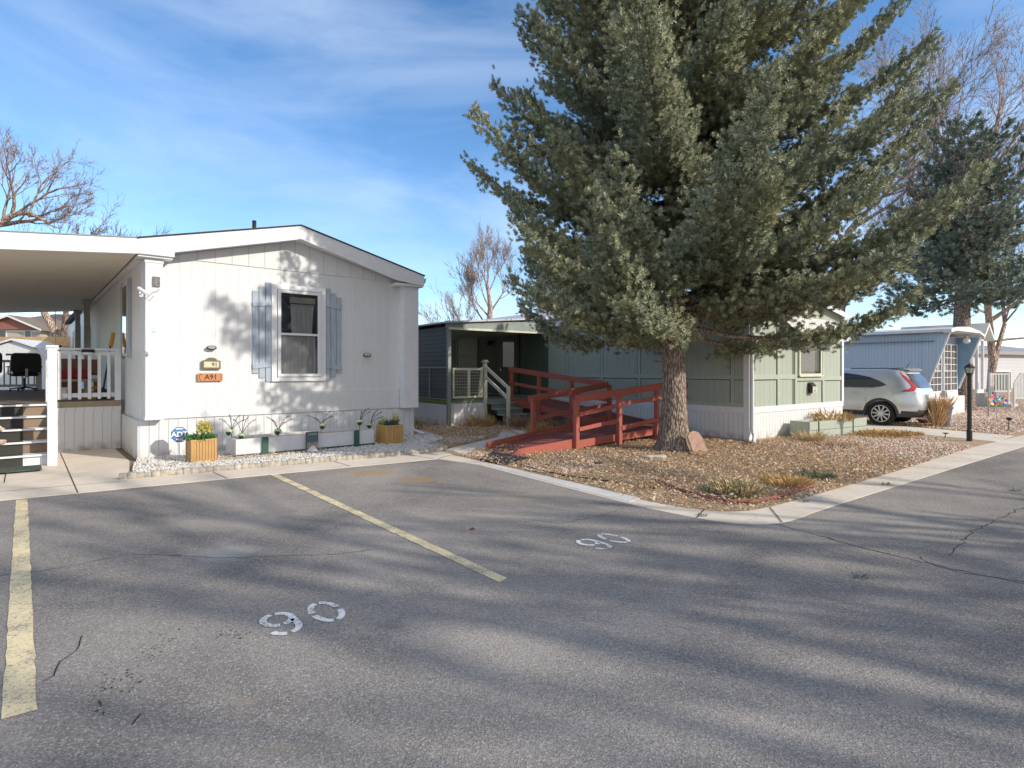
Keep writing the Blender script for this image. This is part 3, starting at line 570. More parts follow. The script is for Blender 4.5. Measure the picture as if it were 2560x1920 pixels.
# trees across the road, out of the frame to the right: they throw the long streaks over the asphalt
for i, (x_, y_, h_, s_) in enumerate(((12.6, -1.7, 6.7, 51), (15.2, 1.6, 5.2, 53), (16.8, -4.4, 8.0, 55), (13.2, .4, 5.4, 54))):
    r_ = random.Random(s_); k_ = lambda z_: (.12*math.sin(z_*.9+s_), .14*math.cos(z_*.8+s_), z_)
    bare_tree((x_, y_, 0), ('bare tree across the road nearest the parking bays', 'small bare tree across the road farthest up the street', 'tall bare tree across the road behind the nearest one', 'small bare tree across the road in the middle of the row')[i], s_,
        [(k_(0), .25), (k_(h_*.3), .21), (k_(h_*.55), .17), (k_(h_*.8), .12)], [(k_(h_*q), (math.cos(a_), math.sin(a_), u_), .13, 3.4) for q, a_, u_ in ((.5, s_, .8), (.62, s_+2.2, .8), (.7, s_+4.1, .9), (.8, s_+1, 1.1))],
        M_twig2, depth=2, minr=.055, group='bare trees across the road', wob=.12, spread=.45, up=.1, kids=(1, 2), nseg=4)
# ================================================================== THE WHITE HOME (local frame: x along the front, y back, z up)
W_side = siding('white_siding', (.70, .705, .715), .203, .035, .003, .04, line=.90)
W_skirt = siding('white_skirting', (.70, .705, .715), .152, .10, .008, .05, line=.72)
def splash(mat, h=.22, col=(.34, .27, .20)):     # mud splashed up the foot of the skirting
    t = mat.node_tree; b = t.nodes['Principled BSDF']; src = b.inputs['Base Color'].links[0].from_socket; g = t.nodes.new('ShaderNodeNewGeometry'); sx = t.nodes.new('ShaderNodeSeparateXYZ'); t.links.new(g.outputs['Position'], sx.inputs[0])
    nz_ = t.nodes.new('ShaderNodeTexNoise'); nz_.inputs['Scale'].default_value = 7; nz_.inputs['Detail'].default_value = 8; t.links.new(g.outputs['Position'], nz_.inputs['Vector'])
    a = t.nodes.new('ShaderNodeMapRange'); a.inputs[1].default_value = 0; a.inputs[2].default_value = h; a.inputs[3].default_value = 1.0; a.inputs[4].default_value = 0; t.links.new(sx.outputs[2], a.inputs[0])
    m1 = t.nodes.new('ShaderNodeMath'); m1.operation = 'MULTIPLY'; t.links.new(a.outputs[0], m1.inputs[0]); r_ = t.nodes.new('ShaderNodeMapRange'); r_.inputs[1].default_value = .38; r_.inputs[2].default_value = .66; t.links.new(nz_.outputs[0], r_.inputs[0]); t.links.new(r_.outputs[0], m1.inputs[1])
    x = t.nodes.new('ShaderNodeMix'); x.data_type = 'RGBA'; t.links.new(m1.outputs[0], x.inputs['Factor']); t.links.new(src, x.inputs['A']); x.inputs['B'].default_value = col+(1,); t.links.new(x.outputs['Result'], b.inputs['Base Color'])
splash(W_skirt)
W_trim = paint('white_trim', (.75, .76, .78), .5, .04, 5, .08, .08)
M_shingle = paint('dark_shingles', (.07, .062, .058), .95, .3, 20, .2, .6)
M_shut = paint('blue_grey_paint', (.40, .46, .54), .6, .14, 4, .25, .2, stretch=(6, 6, .6))
M_blk = paint('black_metal', (.02, .02, .022), .45, .2, bump=0)
M_cur = paint('grey_curtain', (.80, .80, .77), .9, .18, 8, .0, 0, stretch=(9, 9, .2))
M_glass = glass('window_glass', (.03, .035, .045), 0.03, .32); M_dglass = glass('dark_glass', (.02, .025, .03), .05)
H = thing('white_mobile_home', 'white mobile home with a low gable, blue-grey shutters and an attached carport roof', 'mobile home', (AO[0], AO[1], 0), AA)
MB().prism([(.06, .70), (5.58, .70), (5.58, 3.66), (2.78, 4.36), (.06, 3.66)], 1, .03, 23).build('wall', W_side, H)
MB().prism([(.38, 3.665), (5.2, 3.665), (2.78, 4.29)], 1, .012, .028).build('gable_panel', siding('gable_siding', (.69, .695, .705), .305, .05, .004, .04, line=.66), H)
MB().box(.37, 5.2, .004, .029, .72, 1.172).box(.37, 5.2, -.006, .003, .72, .80).build('lower_band', W_side, H, .003)
MB().box(0, 5.6, .0, 22.9, 0, .70).build('skirting', W_skirt, H)
# columns at both front corners
for (x0, x1, cap) in ((.09, .36, 3.62), (5.22, 5.60, 3.62)):
    mb = MB().box(x0, x1, -.20, .028, .74, cap).box(x0-.012, x1+.012, -.212, .028, .72, .77)
    mb.box(x0-.012, x1+.012, -.212, .028, 3.50, 3.56)
    mb.build('corner_column', W_trim, H, .006)
# roof
MB().prism([(-.03, 3.80), (-.03, 3.86), (2.78, 4.53), (5.68, 3.81), (5.68, 3.75), (2.78, 4.45)], 1, -.285, 23.2).build('roof', M_shingle, H)
mb = MB().prism([(-.03, 3.62), (-.03, 3.875), (2.78, 4.545), (5.69, 3.825), (5.69, 3.59), (4.98, 3.66), (2.78, 4.275), (.52, 3.71), (.52, 3.62)], 1, -.33, -.287)
mb.build('fascia', W_trim, H, .004)
MB().prism([(-.05, 3.877), (2.78, 4.547), (5.71, 3.827), (5.71, 3.850), (2.78, 4.575), (-.05, 3.902)], 1, -.345, 23).build('shingle_edge', M_shingle, H)
MB().box(4.99, 5.69, -.286, .02, 3.56, 3.62).build('cornice_return', W_trim, H, .004); MB().box(-.03, .50, -.286, .02, 3.58, 3.63).build('cornice_return', W_trim, H, .004)
MB().prism([(.3, 3.68), (2.78, 4.29), (5.3, 3.68), (5.3, 3.70), (2.78, 4.31), (.3, 3.70)], 1, -.286, .03).build('soffit', W_trim, H)
mb = MB().prism([(5.70, 3.80), (5.70, 3.68), (5.80, 3.68), (5.83, 3.80), (5.80, 3.80), (5.79, 3.70), (5.715, 3.70), (5.715, 3.80)], 1, -.2, 23).build('gutter', W_trim, H)
mb = MB().tube([(5.67, .12, 3.7), (5.64, .12, 3.45), (5.64, .12, .26), (5.66, .08, .16), (5.74, -.24, .10)], .032, 8).build('downspout', W_trim, H)
MB().lathe([(.045, 4.2), (.045, 4.95), (.03, 4.95)], (2.40, 1.5, 0), 12).build('vent_pipe', M_blk, H)
mb = MB()
for y_ in np.arange(-.2, 23, .12): mb.box(5.605, 5.612, y_, y_+.01, .72, 3.6)
mb.build('side_batten', W_trim, H)
# front window
fr = MB().box(2.295, 2.40, -.03, .028, 1.375, 3.36).box(3.315, 3.42, -.03, .028, 1.375, 3.36).box(2.40, 3.315, -.03, .028, 1.375, 1.46).box(2.40, 3.315, -.03, .028, 3.26, 3.36)
w_ = fr.build('window', W_trim, H, .004)
MB().box(2.41, 2.475, -.055, .012, 1.47, 3.25).box(3.24, 3.305, -.055, .012, 1.47, 3.25).box(2.475, 3.24, -.055, .012, 1.47, 1.53).box(2.475, 3.24, -.055, .012, 3.19, 3.25).box(2.475, 3.24, -.062, .0, 2.325, 2.37).build('frame', W_trim, w_, .003)
MB().box(2.475, 3.24, -.024, -.020, 1.53, 2.325).box(2.475, 3.24, -.036, -.032, 2.37, 3.19).build('pane', M_glass, w_)
MB().box(2.475, 3.24, .006, .010, 1.53, 3.19).build('dark_room', M_dglass, w_)
cv = MB(); N = 60
for z0, z1, xa, xb in ((1.53, 2.33, 2.50, 3.20), (2.33, 2.98, 2.70, 3.12)):
    vs = []
    for i in range(N+1):
        x_ = xa+(xb-xa)*i/N; y_ = -.004+.006*math.sin(i*1.15)+.003*math.sin(i*2.9+1)
        vs += [(x_+(.07*(i/N-.3) if z0 > 2 else 0), y_, z1), (x_, y_, z0)]
    cv.add(vs, [(2*i, 2*i+2, 2*i+3, 2*i+1) for i in range(N)])
cv.build('curtain', M_cur, w_)
MB().box(2.66, 3.2, -.012, .002, 3.0, 3.12).box(2.68, 3.18, -.016, -.004, 2.95, 2.975).build('valance', paint('valance', (.60, .58, .48), .9), w_)
for bo, zt in (([(1.935, 2.05, 3.19, 1.54), (2.062, 2.175, 3.285, 1.45), (2.187, 2.292, 3.38, 1.37)], (2.94, 1.70)), ([(3.432, 3.54, 3.37, 1.375), (3.552, 3.66, 3.275, 1.455), (3.672, 3.785, 3.19, 1.535)], (3.0, 1.68))):
    mb = MB()
    for x0, x1, zt_, zb in bo: mb.box(x0, x1, .002, .024, zb, zt_)
    x0, x1 = bo[0][0], bo[-1][1]; d_ = (.05 if bo[0][2] < bo[-1][2] else -.05)
    for z_ in zt: mb.beam((x0, -.008, z_-d_*.5), (x1, -.008, z_+d_*.5), .02, .10)
    mb.build('shutter', M_shut, H, .003)
# side windows beneath the carport
for y0, y1, z0, z1, shut in ((1.55, 2.25, 1.95, 3.3, 1), (14.3, 15.2, 2.0, 3.2, 0), (17.5, 18.5, 2.0, 3.2, 0), (10.2, 11.1, .75, 2.9, 0)):
    f_ = MB().box(.02, .058, y0, y1, z0-.06, z1+.06).build('window', W_trim, H, .003)
    MB().box(.012, .018, y0+.08, y1-.08, z0, z1).build('pane', M_dglass, f_)
    if shut:
        for a, b in ((y0-.3, y0-.03), (y1+.03, y1+.3)): MB().box(.02, .055, a, b, z0-.1, z1+.1).build('shutter', M_shut, H, .003)
# the carport roof: sloping panel, fascia, posts
M_pan = siding('carport_panels', (.86, .77, .64), .203, .08, .012, .05, line=.62)
n_ = M_pan.node_tree
for q in n_.nodes:       # grooves run across the carport only
    if q.type == 'MATH' and q.operation == 'ADD' and q.inputs[1].is_linked: n_.links.remove(q.inputs[0].links[0]); q.inputs[0].default_value = 0
zs = lambda x: 3.62+.092*(x+.04)
MB().prism([(-.05, zs(-.05)), (-6.5, zs(-6.5)), (-6.5, zs(-6.5)+.10), (-.05, zs(-.05)+.10)], 1, -.28, 12.5).build('carport_ceiling', M_pan, H)
MB().prism([(-.032, zs(-.03)-.005), (-6.5, zs(-6.5)-.005), (-6.5, zs(-6.5)+.265), (-.032, zs(-.03)+.262)], 1, -.325, -.283).build('carport_fascia', W_trim, H, .003)
MB().prism([(-.032, zs(-.03)+.264), (-6.5, zs(-6.5)+.266), (-6.5, zs(-6.5)+.28), (-.032, zs(-.03)+.28)], 1, -.34, 12.5).build('drip_edge', paint('grey_drip_edge', (.3, .3, .31), .6), H)
M_post = paint('grey_post', (.42, .40, .37), .6, .1)
for y_ in (8.2, 11.9): MB().box(-.24, -.10, y_, y_+.12, .98, zs(-.2)).box(-.28, -.06, y_-.04, y_+.16, zs(-.2)-.12, zs(-.2)-.01).build('carport_post', M_post, H, .004)
MB().box(-.02, .058, .05, 12.4, 3.54, 3.64).build('eave_trim', W_trim, H)
# things fixed to the white walls
def on_home(name, label, cat, group=None): return thing(name, label, cat, LA(0, 0), AA, group)
mb = MB(); mb.box(.20, .31, -.235, -.201, 3.085, 3.26); 
for i in range(7): mb.box(.205, .305, -.242, -.236, 3.10+i*.022, 3.108+i*.022)
tag(place(mb.build('wall_vent', paint('speckled_grey', (.30, .28, .27), .8, .4, 30)), LA(0, 0), AA), 'small speckled grey vent box high on the left corner of the white home', 'vent')
c_ = on_home('security_camera', 'white bullet camera on the left corner of the white home under the eave', 'camera')
MB().tube([(-.02, -.30, 3.02), (-.07, -.42, 2.97), (.01, -.22, 3.06)][:1]+[(.08, -.50, 2.90)], .034, 12).build('camera_body', W_trim, c_); MB().tube([(.03, -.20, 2.94), (.03, -.32, 2.96)], .012, 6).box(.0, .06, -.20, -.19, 2.89, 2.99).build('bracket', W_trim, c_)
mb = MB(); mb.tube([(.06, -.26, 2.95), (.12, -.23, 2.88), (.20, -.215, 2.98), (.27, -.215, 3.0), (.30, -.21, 3.05)], .004, 5).tube([(.08, -.24, 2.87), (.15, -.21, 2.82), (.22, -.21, 2.92)], .004, 5); mb.build('wire', M_blk, c_)
M_chr = paint('bright_steel', (.6, .6, .6), .25, .1, metal=1, bump=0)
l_ = on_home('corner_light', 'small white sensor light at knee height of the camera on the left home corner', 'light'); l_['label'] = 'small white sensor light halfway up the left corner of the white home'
MB().box(.085, .15, -.27, -.20, 1.87, 1.95).build('lamp_body', W_trim, l_, .01); MB().box(.08, .12, -.30, -.271, 1.88, 1.93).build('lens', M_chr, l_)
M_blue = paint('sign_blue', (.03, .16, .40), .4, .1, bump=0); M_white = paint('sign_white', (.85, .85, .85), .4, .02, bump=0)
s_ = on_home('round_sticker', 'small round blue and white alarm sticker on the left of the white wall', 'sticker')
MB().lathe([(.052, -.2035), (.052, -.2005)], (.215, 0, 2.31), 8, 1).build('sticker_face', paint('pale_blue', (.45, .62, .80), .5, bump=0), s_); text('letters', 'ADT', .045, .0008, M_white, (.215, -.2045, 2.312), FRONT, s_, .001)
# solar lights, one on each half of the front wall
def solar(lx, lz, label):
    t = thing('solar_wall_light', label, 'wall light', LA(lx, 0, lz), AA, 'solar lights on the white home')
    MB().lathe([(.03, -.01), (.088, -.012), (.09, -.045), (.075, -.06)], (0, 0, 0), 18, 1).build('rim', M_blk, t, smooth=False).scale = (1, 1, .48)
    MB().lathe([(.072, -.058), (.076, -.066), (.05, -.074)], (0, 0, .004), 18, 1).build('lens', M_chr, t).scale = (1, 1, .42); return t
a_ = solar(1.186, 2.03, 'oval solar light in full sun above the house number plaques'); b_ = solar(4.38, 1.945, 'oval black solar light on the shaded wall right of the window')
# plaques
M_brz = paint('bronze', (.16, .13, .075), .5, .2, 20); M_ivory = paint('ivory', (.62, .58, .42), .6, .08)
p_ = on_home('number_plaque', 'arched bronze plaque with ivory panel reading 91 on the white wall', 'plaque')
P_ = [(1.02, 1.625), (1.345, 1.625), (1.345, 1.785), (1.30, 1.79)]+[(1.185+.10*math.cos(R(a)), 1.79+.055*math.sin(R(a))) for a in range(0, 181, 20)]+[(1.06, 1.79), (1.02, 1.785)]
MB().prism(P_, 1, -.035, .0).build('plaque_frame', M_brz, p_, .004); MB().box(1.055, 1.315, -.040, -.036, 1.655, 1.765).build('panel', M_ivory, p_)
text('digits', '91', .105, .001, M_blk, (1.235, -.0425, 1.708), FRONT, p_, .001)
p_ = on_home('house_number_board', 'orange wooden board carved A91 right below the bronze plaque', 'plaque')
MB().box(.95, 1.38, -.03, .0, 1.40, 1.545).build('board', wood('orange_board', (.62, .27, .12), .7, 2, (14, 14, 1)), p_, .004); M_brown = paint('burnt_brown', (.07, .025, .012), .8, bump=0)
text('digits', 'A91', .135, .001, M_brown, (1.175, -.0325, 1.472), FRONT, p_, .0015)
mb = MB()
for z_ in (1.43, 1.455, 1.48, 1.505): mb.box(.97, .985, -.032, -.031, z_, z_+.015); mb.box(1.345, 1.36, -.032, -.031, z_, z_+.012)
mb.box(.99, 1.02, -.032, -.031, 1.515, 1.53).box(.99, 1.01, -.032, -.031, 1.415, 1.43).build('carving', M_brown, p_)
for x_, l_ in ((1.875, 'small dark vent slot on the white skirting near the left end of the long planter'), (3.78, 'small dark vent slot on the white skirting near the right end of the long planter')):
    v_ = MB().box(x_-.055, x_+.055, -.016, -.001, .27, .31).box(x_-.045, x_+.045, -.022, -.017, .285, .295).build('skirting_vent', paint('slate', (.07, .08, .10), .6)); tag(place(v_, LA(0, 0), AA), l_, 'vent', 'vent slots in the white skirting')
# ------------------------------------------------------------------ porch deck left of the white home
M_deckw = wood('weathered_deck', (.23, .185, .15), .8, 1, (1, 14, 1)); M_rim = wood('deck_rim', (.36, .28, .20), .8, 1, (10, 1, 1)); M_mat = paint('rubber_mat', (.055, .055, .05), .9, .35, 30, 0, .6, stretch=(30, 3, 1))
Dk = thing('porch_deck', 'raised wooden porch deck with white railing and white skirting beneath the carport', 'deck', LA(0, 0), AA)
mb = MB()
for i, y_ in enumerate(np.arange(2.19, 12.0, .145)): mb.box(-6, -.02, y_, y_+.138, .955, .99)
mb2 = MB()
for y_ in np.arange(1.5, 2.17, .145): mb2.box(-6, -1.12, y_, y_+.138, .955, .99)
mb.v += []; o_ = len(mb.v); mb.v += mb2.v; mb.f += [tuple(i+o_ for i in f) for f in mb2.f]
mb.build('deck_boards', M_deckw, Dk)
MB().box(-1.10, -.012, 2.14, 2.187, .875, .985).build('rim_board', M_rim, Dk, .004)
MB().box(-1.08, -.012, 2.17, 2.2, 0, .80).box(-1.09, -.012, 2.155, 2.2, .79, .872).box(-1.10, -1.06, 1.5, 2.17, 0, .90).build('skirting', W_skirt, Dk)
mb = MB().box(-.12, -.015, 2.13, 2.22, .992, 2.0); mb.build('railing_post', W_trim, Dk, .006)
MB().box(-1.12, -.015, 2.12, 2.23, 2.0, 2.045).box(-1.10, -.12, 2.15, 2.2, 1.90, 1.985).build('top_rail', W_trim, Dk, .005)
MB().box(-1.10, -.12, 2.15, 2.2, 1.065, 1.15).build('bottom_rail', W_trim, Dk, .005)
for i in range(6): MB().box(-1.04+i*.158, -.985+i*.158, 2.105, 2.148, 1.03, 1.96).build('baluster', W_trim, Dk, .004)
mb = MB().box(-1.24, -1.11, .24, .36, 0, 1.98).box(-1.26, -1.09, .22, .38, 1.98, 2.02); mb.build('stair_post', W_trim, Dk, .006)
MB().box(-1.22, -1.12, 2.09, 2.2, .99, 2.03).build('corner_post', W_trim, Dk, .006)
MB().beam((-1.17, .38, 1.2), (-1.17, 2.09, 1.98), .05, .10).beam((-1.17, .38, .45), (-1.17, 1.5, .95), .05, .12).build('stair_rail', W_trim, Dk, .005)
MB().box(-1.2, -1.12, .25, 1.5, 0, .2).prism([(.25, .2), (1.5, .2), (1.5, .95)], 0, -1.2, -1.12).build('stringer', W_trim, Dk)
for i in range(5):
    y0 = .42+.27*i; z0 = .198*(i+1)
    MB().box(-4, -1.22, y0-.03, y0+.28, z0-.036, z0-.004).build('tread', W_trim, Dk, .004)
    MB().box(-4, -1.55 if i < 3 else -1.60, y0, y0+.24, z0-.003, z0+.006).box(-4, -1.55, y0+.01, y0+.03, z0-.198, z0-.037).build('tread_mat', M_mat, Dk)
    MB().box(-1.55, -1.222, y0+.02, y0+.035, z0-.198, z0-.037).build('riser', W_trim if i == 0 else wood('riser_brown', (.26, .18, .12)), Dk)
# far railing of the deck, in shade
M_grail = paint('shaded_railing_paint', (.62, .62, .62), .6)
mb = MB().box(-4.4, -1.15, 11.85, 11.90, 1.85, 1.93).box(-4.4, -1.15, 11.85, 11.90, 1.08, 1.16).box(-1.25, -1.10, 11.8, 11.93, .99, 2.0)
for i in range(22): mb.box(-4.35+i*.145, -4.31+i*.145, 11.84, 11.89, 1.1, 1.9)
mb.build('back_railing', M_grail, Dk)
# doormat and leaves by the steps
m_ = MB().box(-3.2, -1.32, -.34, .22, .031, .045); tag(place(m_.build('door_mat', paint('green_mat', (.09, .12, .085), .95, .5, 25, 0, .8)), LA(0, 0), AA), 'flat dark green mesh mat on the concrete at the foot of the porch steps', 'mat')
M_rock = paint('tan_rock', (.62, .47, .38), .9, .25, 15, .2, .5)
def rock(name, label, cat, loc, sx, sy, sz, seed, mat, group=None):
    g = np.random.default_rng(seed); bm = bmesh.new(); bmesh.ops.create_icosphere(bm, subdivisions=3, radius=1)
    for v in bm.verts:
        n = v.co.normalized(); k = 1+.14*math.sin(n.x*4+seed)+.12*math.sin(n.y*5+seed*2)+.1*math.sin(n.z*6+seed)+g.normal(0, .025); v.co = Vector((n.x*sx*k, n.y*sy*k, max(-.3, n.z)*sz*k))
    me = bpy.data.meshes.new(name); bm.to_mesh(me); bm.free(); me.materials.append(mat); o = bpy.data.objects.new(name, me); C.objects.link(o); o.location = loc; return tag(o, label, cat, group)
rock('rock', 'tan rock lying on the middle porch step', 'rock', LA(-1.95, .93, .62), .17, .09, .06, 3, M_rock, 'rocks on the porch steps')
rock('rock', 'tan rock lying on the second lowest porch step', 'rock', LA(-1.9, .66, .42), .15, .09, .05, 5, M_rock, 'rocks on the porch steps')
rock('rock', 'pale rounded stone leaning on the green base of the long white planter', 'rock', LA(2.66, -1.27, .07), .105, .08, .085, 8, paint('white_rock', (.66, .62, .60), .85, .2, 14, .3, .5))
# solar light hung on the railing
t = thing('railing_solar_light', 'round black solar light clipped to the white porch railing', 'light', LA(-.565, 2.10, 1.985), AA)
MB().lathe([(.05, .035), (.10, .03), (.115, -.02), (.105, -.03)], (0, 0, 0), 20).build('shade', M_blk, t); MB().lathe([(.1, -.031), (.108, -.06), (.06, -.075)], (0, 0, 0), 20).build('lens', M_white, t)
# office chairs on the deck
M_chair = paint('black_leather', (.012, .012, .014), .55, .3, 10)
def office_chair(loc, rz, label):
    t = thing('office_chair', label, 'chair', loc, rz, 'office chairs on the porch deck')
    b = MB(); Nn = 10; vs = []
    for j in range(Nn+1):
        z_ = .52+.62*j/Nn
        for i in range(Nn+1):
            x_ = -.33+.66*i/Nn; k = abs(x_/.33); e_ = min(1, (1-abs(2*j/Nn-1)**6)*1.0); vs.append((x_*(1-.05*(j/Nn)), -.03+.05*k*k, z_))
    b.prism([(-.31, .56), (-.34, .66), (-.335, 1.0), (-.31, 1.08), (-.25, 1.11), (.25, 1.11), (.31, 1.08), (.335, 1.0), (.34, .66), (.31, .56), (.25, .53), (-.25, .53)], 1, -.10, .02)
    b.build('backrest', M_chair, t, .03); MB().box(-.29, .29, .0, .50, .44, .54).build('seat', M_chair, t, .03)
    MB().box(-.03, .03, -.13, -.08, .42, .66).box(-.03, .03, -.1, .2, .40, .44).build('back_bar', M_chr, t)
    for s in (-1, 1): MB().box(s*.36-.03, s*.36+.03, .05, .36, .70, .735).tube([(s*.36, .2, .71), (s*.36, .2, .50), (s*.2, .2, .45)], .018, 6).build('armrest', M_chair, t, .008)
    st = MB().lathe([(.03, .09), (.035, .42)], (0, .2, 0), 10)
    for k in range(5):
        a = R(72*k+20); st.beam((0, .2, .13), (.32*math.cos(a), .2+.32*math.sin(a), .075), .045, .035)
    st.build('base', M_blk, t)
    for k in range(5): a = R(72*k+20); MB().tube([(.32*math.cos(a)-.015, .2+.32*math.sin(a), .03), (.32*math.cos(a)+.015, .2+.32*math.sin(a), .03)], .03, 10).build('caster', M_blk, t)
    return t
office_chair(LA(-1.50, 9.65, .99), AA+8, 'black office chair with its wide back to the porch steps')
office_chair(LA(-2.20, 9.35, .99), AA+70, 'black office chair seen from the side, cut by the left edge of the view')
# clutter behind the railing
M_box = wood('brown_crate', (.25, .12, .07), .8, 1, (8, 8, 1)); M_red = paint('red_cloth', (.30, .02, .03), .8, .3); M_ylw = paint('yellow_plastic', (.62, .36, .03), .4, .1, bump=0)
t = thing('storage_bench', 'brown wooden bench with a low back behind the white porch railing', 'bench', LA(-.62, 4.0, .99), AA)
MB().box(-.55, .38, -.22, .22, .36, .42).build('seat', wood('bench_seat', (.42, .36, .30)), t, .005); MB().box(-.55, .38, .17, .22, .50, .86).build('backrest', M_box, t, .005)
for x_ in (-.5, .33):
    for y_ in (-.18, .18): MB().box(x_-.03, x_+.03, y_-.03, y_+.03, 0, .36).build('leg', M_box, t)
tag(place(MB().prism([(-.42, .42), (.22, .42), (.2, .6), (-.1, .66), (-.38, .58)], 1, -.16, .14).build('cushion', M_red, bevel=.04), LA(-.62, 4.0, .99), AA), 'dark red cushion lying on the porch bench', 'cushion')
t = thing('shovel', 'shovel with a yellow handle leaning on the white wall behind the railing', 'shovel', LA(-.22, 2.75, .99), AA)
MB().tube([(-.06, -.05, .1), (.10, .12, 1.15)], .018, 8).build('shaft', M_blk, t); MB().tube([(.10, .12, 1.12), (.155, .18, 1.42)], .038, 8).build('handle', M_ylw, t); MB().prism([(-.17, 0), (.02, 0), (.02, .2), (-.06, .26), (-.17, .2)], 1, -.07, -.05).build('blade', M_blk, t)
t = thing('hose_reel', 'yellow coiled hose standing on the porch deck behind the last balusters', 'hose', LA(-.42, 2.9, 1.12), AA)
mb = MB()
for j, r_ in enumerate((.13, .105, .12)): mb.tube([(r_*math.cos(a), (j-1)*.035, r_*math.sin(a)) for a in np.linspace(0, 2*math.pi, 20)], .018, 6, False)
mb.build('hose_coil', M_ylw, t)
t = thing('storage_cabinet', 'small brown cabinet at the left behind the porch railing', 'cabinet', LA(-.72, 4.9, .99), AA)
MB().box(-.3, .2, -.25, .25, .08, .85).build('body', M_box, t, .006); MB().box(-.32, .22, -.27, .27, .851, .88).build('top', M_box, t, .004); MB().box(-.28, .18, -.27, -.251, .12, .80).build('door', wood('cabinet_door', (.32, .17, .09)), t, .004)
tag(place(MB().box(-.16, .1, -.16, .1, 0, .22).box(-.17, .11, -.17, .11, .221, .25).build('bin', M_white, bevel=.01), LA(-.95, 3.2, .99), AA), 'small white storage bin on the porch deck behind the leftmost baluster', 'bin')
t = thing('hanging_lantern', 'square black bird feeder hanging at the far end of the carport', 'bird feeder', LA(-.75, 12.2, 2.15), AA)
MB().box(-.15, .15, -.15, .15, 0, .24).box(-.18, .18, -.18, .18, .24, .27).build('feeder_body', M_blk, t); MB().tube([(0, 0, .27), (0, 0, 1.4)], .012, 6).build('cord', M_chr, t)
# ------------------------------------------------------------------ front garden of the white home
M_ply = paint('planter_white', (.66, .67, .70), .55, .06, 3, .12, .15); M_grn = paint('dark_green_paint', (.035, .10, .075), .6, .15, 6, .2, .2)
t = thing('long_planter', 'long low white planter box with dark green braces on white gravel', 'planter', LA(0, 0), AA)
mb = MB(); x0, x1, y0, y1 = 1.36, 4.06, -1.0, -.36
mb.box(x0, x1, y0, y0+.03, .06, .36).box(x0, x1, y1-.03, y1, .06, .36).box(x0, x0+.03, y0+.03, y1-.03, .06, .36).box(x1-.03, x1, y0+.03, y1-.03, .06, .36); mb.build('box', M_ply, t, .005)
MB().box(x0+.03, x1-.03, y0+.03, y1-.03, .06, .31).build('soil', M_dirt, t); MB().box(x0-.003, x1+.003, y0-.012, y0-.001, .03, .085).build('green_base', M_grn, t, .003)
for x_ in (1.86, 3.66): MB().box(x_-.055, x_+.055, y0-.045, y0-.013, .0, .375).build('green_brace', M_grn, t, .004)
M_flag = NT('garden_flag'); xy = M_flag.n('ShaderNodeSeparateXYZ', {0: M_flag.obj()}); zz = M_flag.math('DIVIDE', M_flag.math('SUBTRACT', xy.outputs[2], .05), .35)
c_ = M_flag.mix(M_flag.ramp(M_flag.noise(26, 6, .8, dist=2), (.40, 0), (.55, 1)), (.05, .08, .16), (.09, .16, .13))
c_ = M_flag.mix(M_flag.ramp(zz, (.15, 0), (.17, 1), (.38, .8), (.5, 0)), c_, M_flag.mix(M_flag.ramp(M_flag.noise(32, 6, .8, dist=2), (.44, 0), (.52, 1)), (.12, .07, .05), (.55, .48, .42)))
c_ = M_flag.mix(M_flag.ramp(zz, (.14, 1), (.16, 0)), c_, (.30, .28, .32)); M_flag.set('Base Color', c_); M_flag.set('Roughness', .7)
t = thing('garden_sign', 'small dark picture panel standing against the middle of the long planter', 'garden sign', LA(0, 0), AA)
MB().box(2.62, 2.84, -1.075, -1.06, .06, .40).build('panel', M_flag.m, t); MB().box(2.612, 2.848, -1.079, -1.056, .398, .412).box(2.60, 2.612, -1.079, -1.056, .0, .412).build('frame', paint('dark_frame', (.08, .09, .10), .6), t)
mb = MB()
for i in range(5): mb.box(2.655+i*.032, 2.675+i*.032, -1.0775, -1.0755, .355, .378)
mb.build('lettering', paint('faded_letters', (.42, .44, .46), .7), t)
# metal sprays with pale green globes
M_globe = paint('pale_green_glaze', (.50, .64, .36), .35, .25, 9, .0, .1); M_dgr = paint('dark_green_iron', (.03, .06, .025), .6)
M_stem = paint('brown_iron', (.10, .055, .065), .5)
def ornament(lx, lz, arms, gl, label, y_=-.62):
    t = thing('garden_ornament', label, 'garden ornament', LA(lx, y_, 0), AA, 'metal spray ornaments in the long planter')
    MB().tube([(0, 0, .25), (0, 0, lz)], .006, 6).build('stake', M_stem, t)
    for gx, gz in gl:
        MB().lathe([(.01, -.055), (.045, -.048), (.068, -.02), (.072, .01), (.05, .048), (.01, .06)], (gx, 0, lz+gz), 14).build('globe', M_globe, t, smooth=True)
        MB().lathe([(.03, -.03), (.05, .02), (.03, .04)], (gx-.025, -.045, lz+gz-.03), 8).build('leaf_cup', M_dgr, t)
    for dx, dz in arms:
        mb = MB(); P = [(dx*s_, -.02+.02*dx, lz+.04+dz*(1-(1-s_)**1.8)) for s_ in (0, .25, .5, .75, 1)]; mb.tube(P, [.006, .005, .0045, .004, .003], 5)
        for s_ in (.5, .62, .75, .88, 1): q = P[min(4, int(s_*4+.5))]; mb.lathe([(.002, -.01), (.011, 0), (.002, .01)], (dx*s_+.008, -.02+.02*dx, lz+.04+dz*(1-(1-s_)**1.8)+.01), 6)
        mb.build('spray_arm', M_stem, t)
    return t
O = 'metal spray with pale green globe, '
ornament(1.39, .47, ((-.22, .20), (-.05, .26), (.13, .24), (.22, .16)), ((-.04, 0),), O+'farthest left, behind its neighbour')
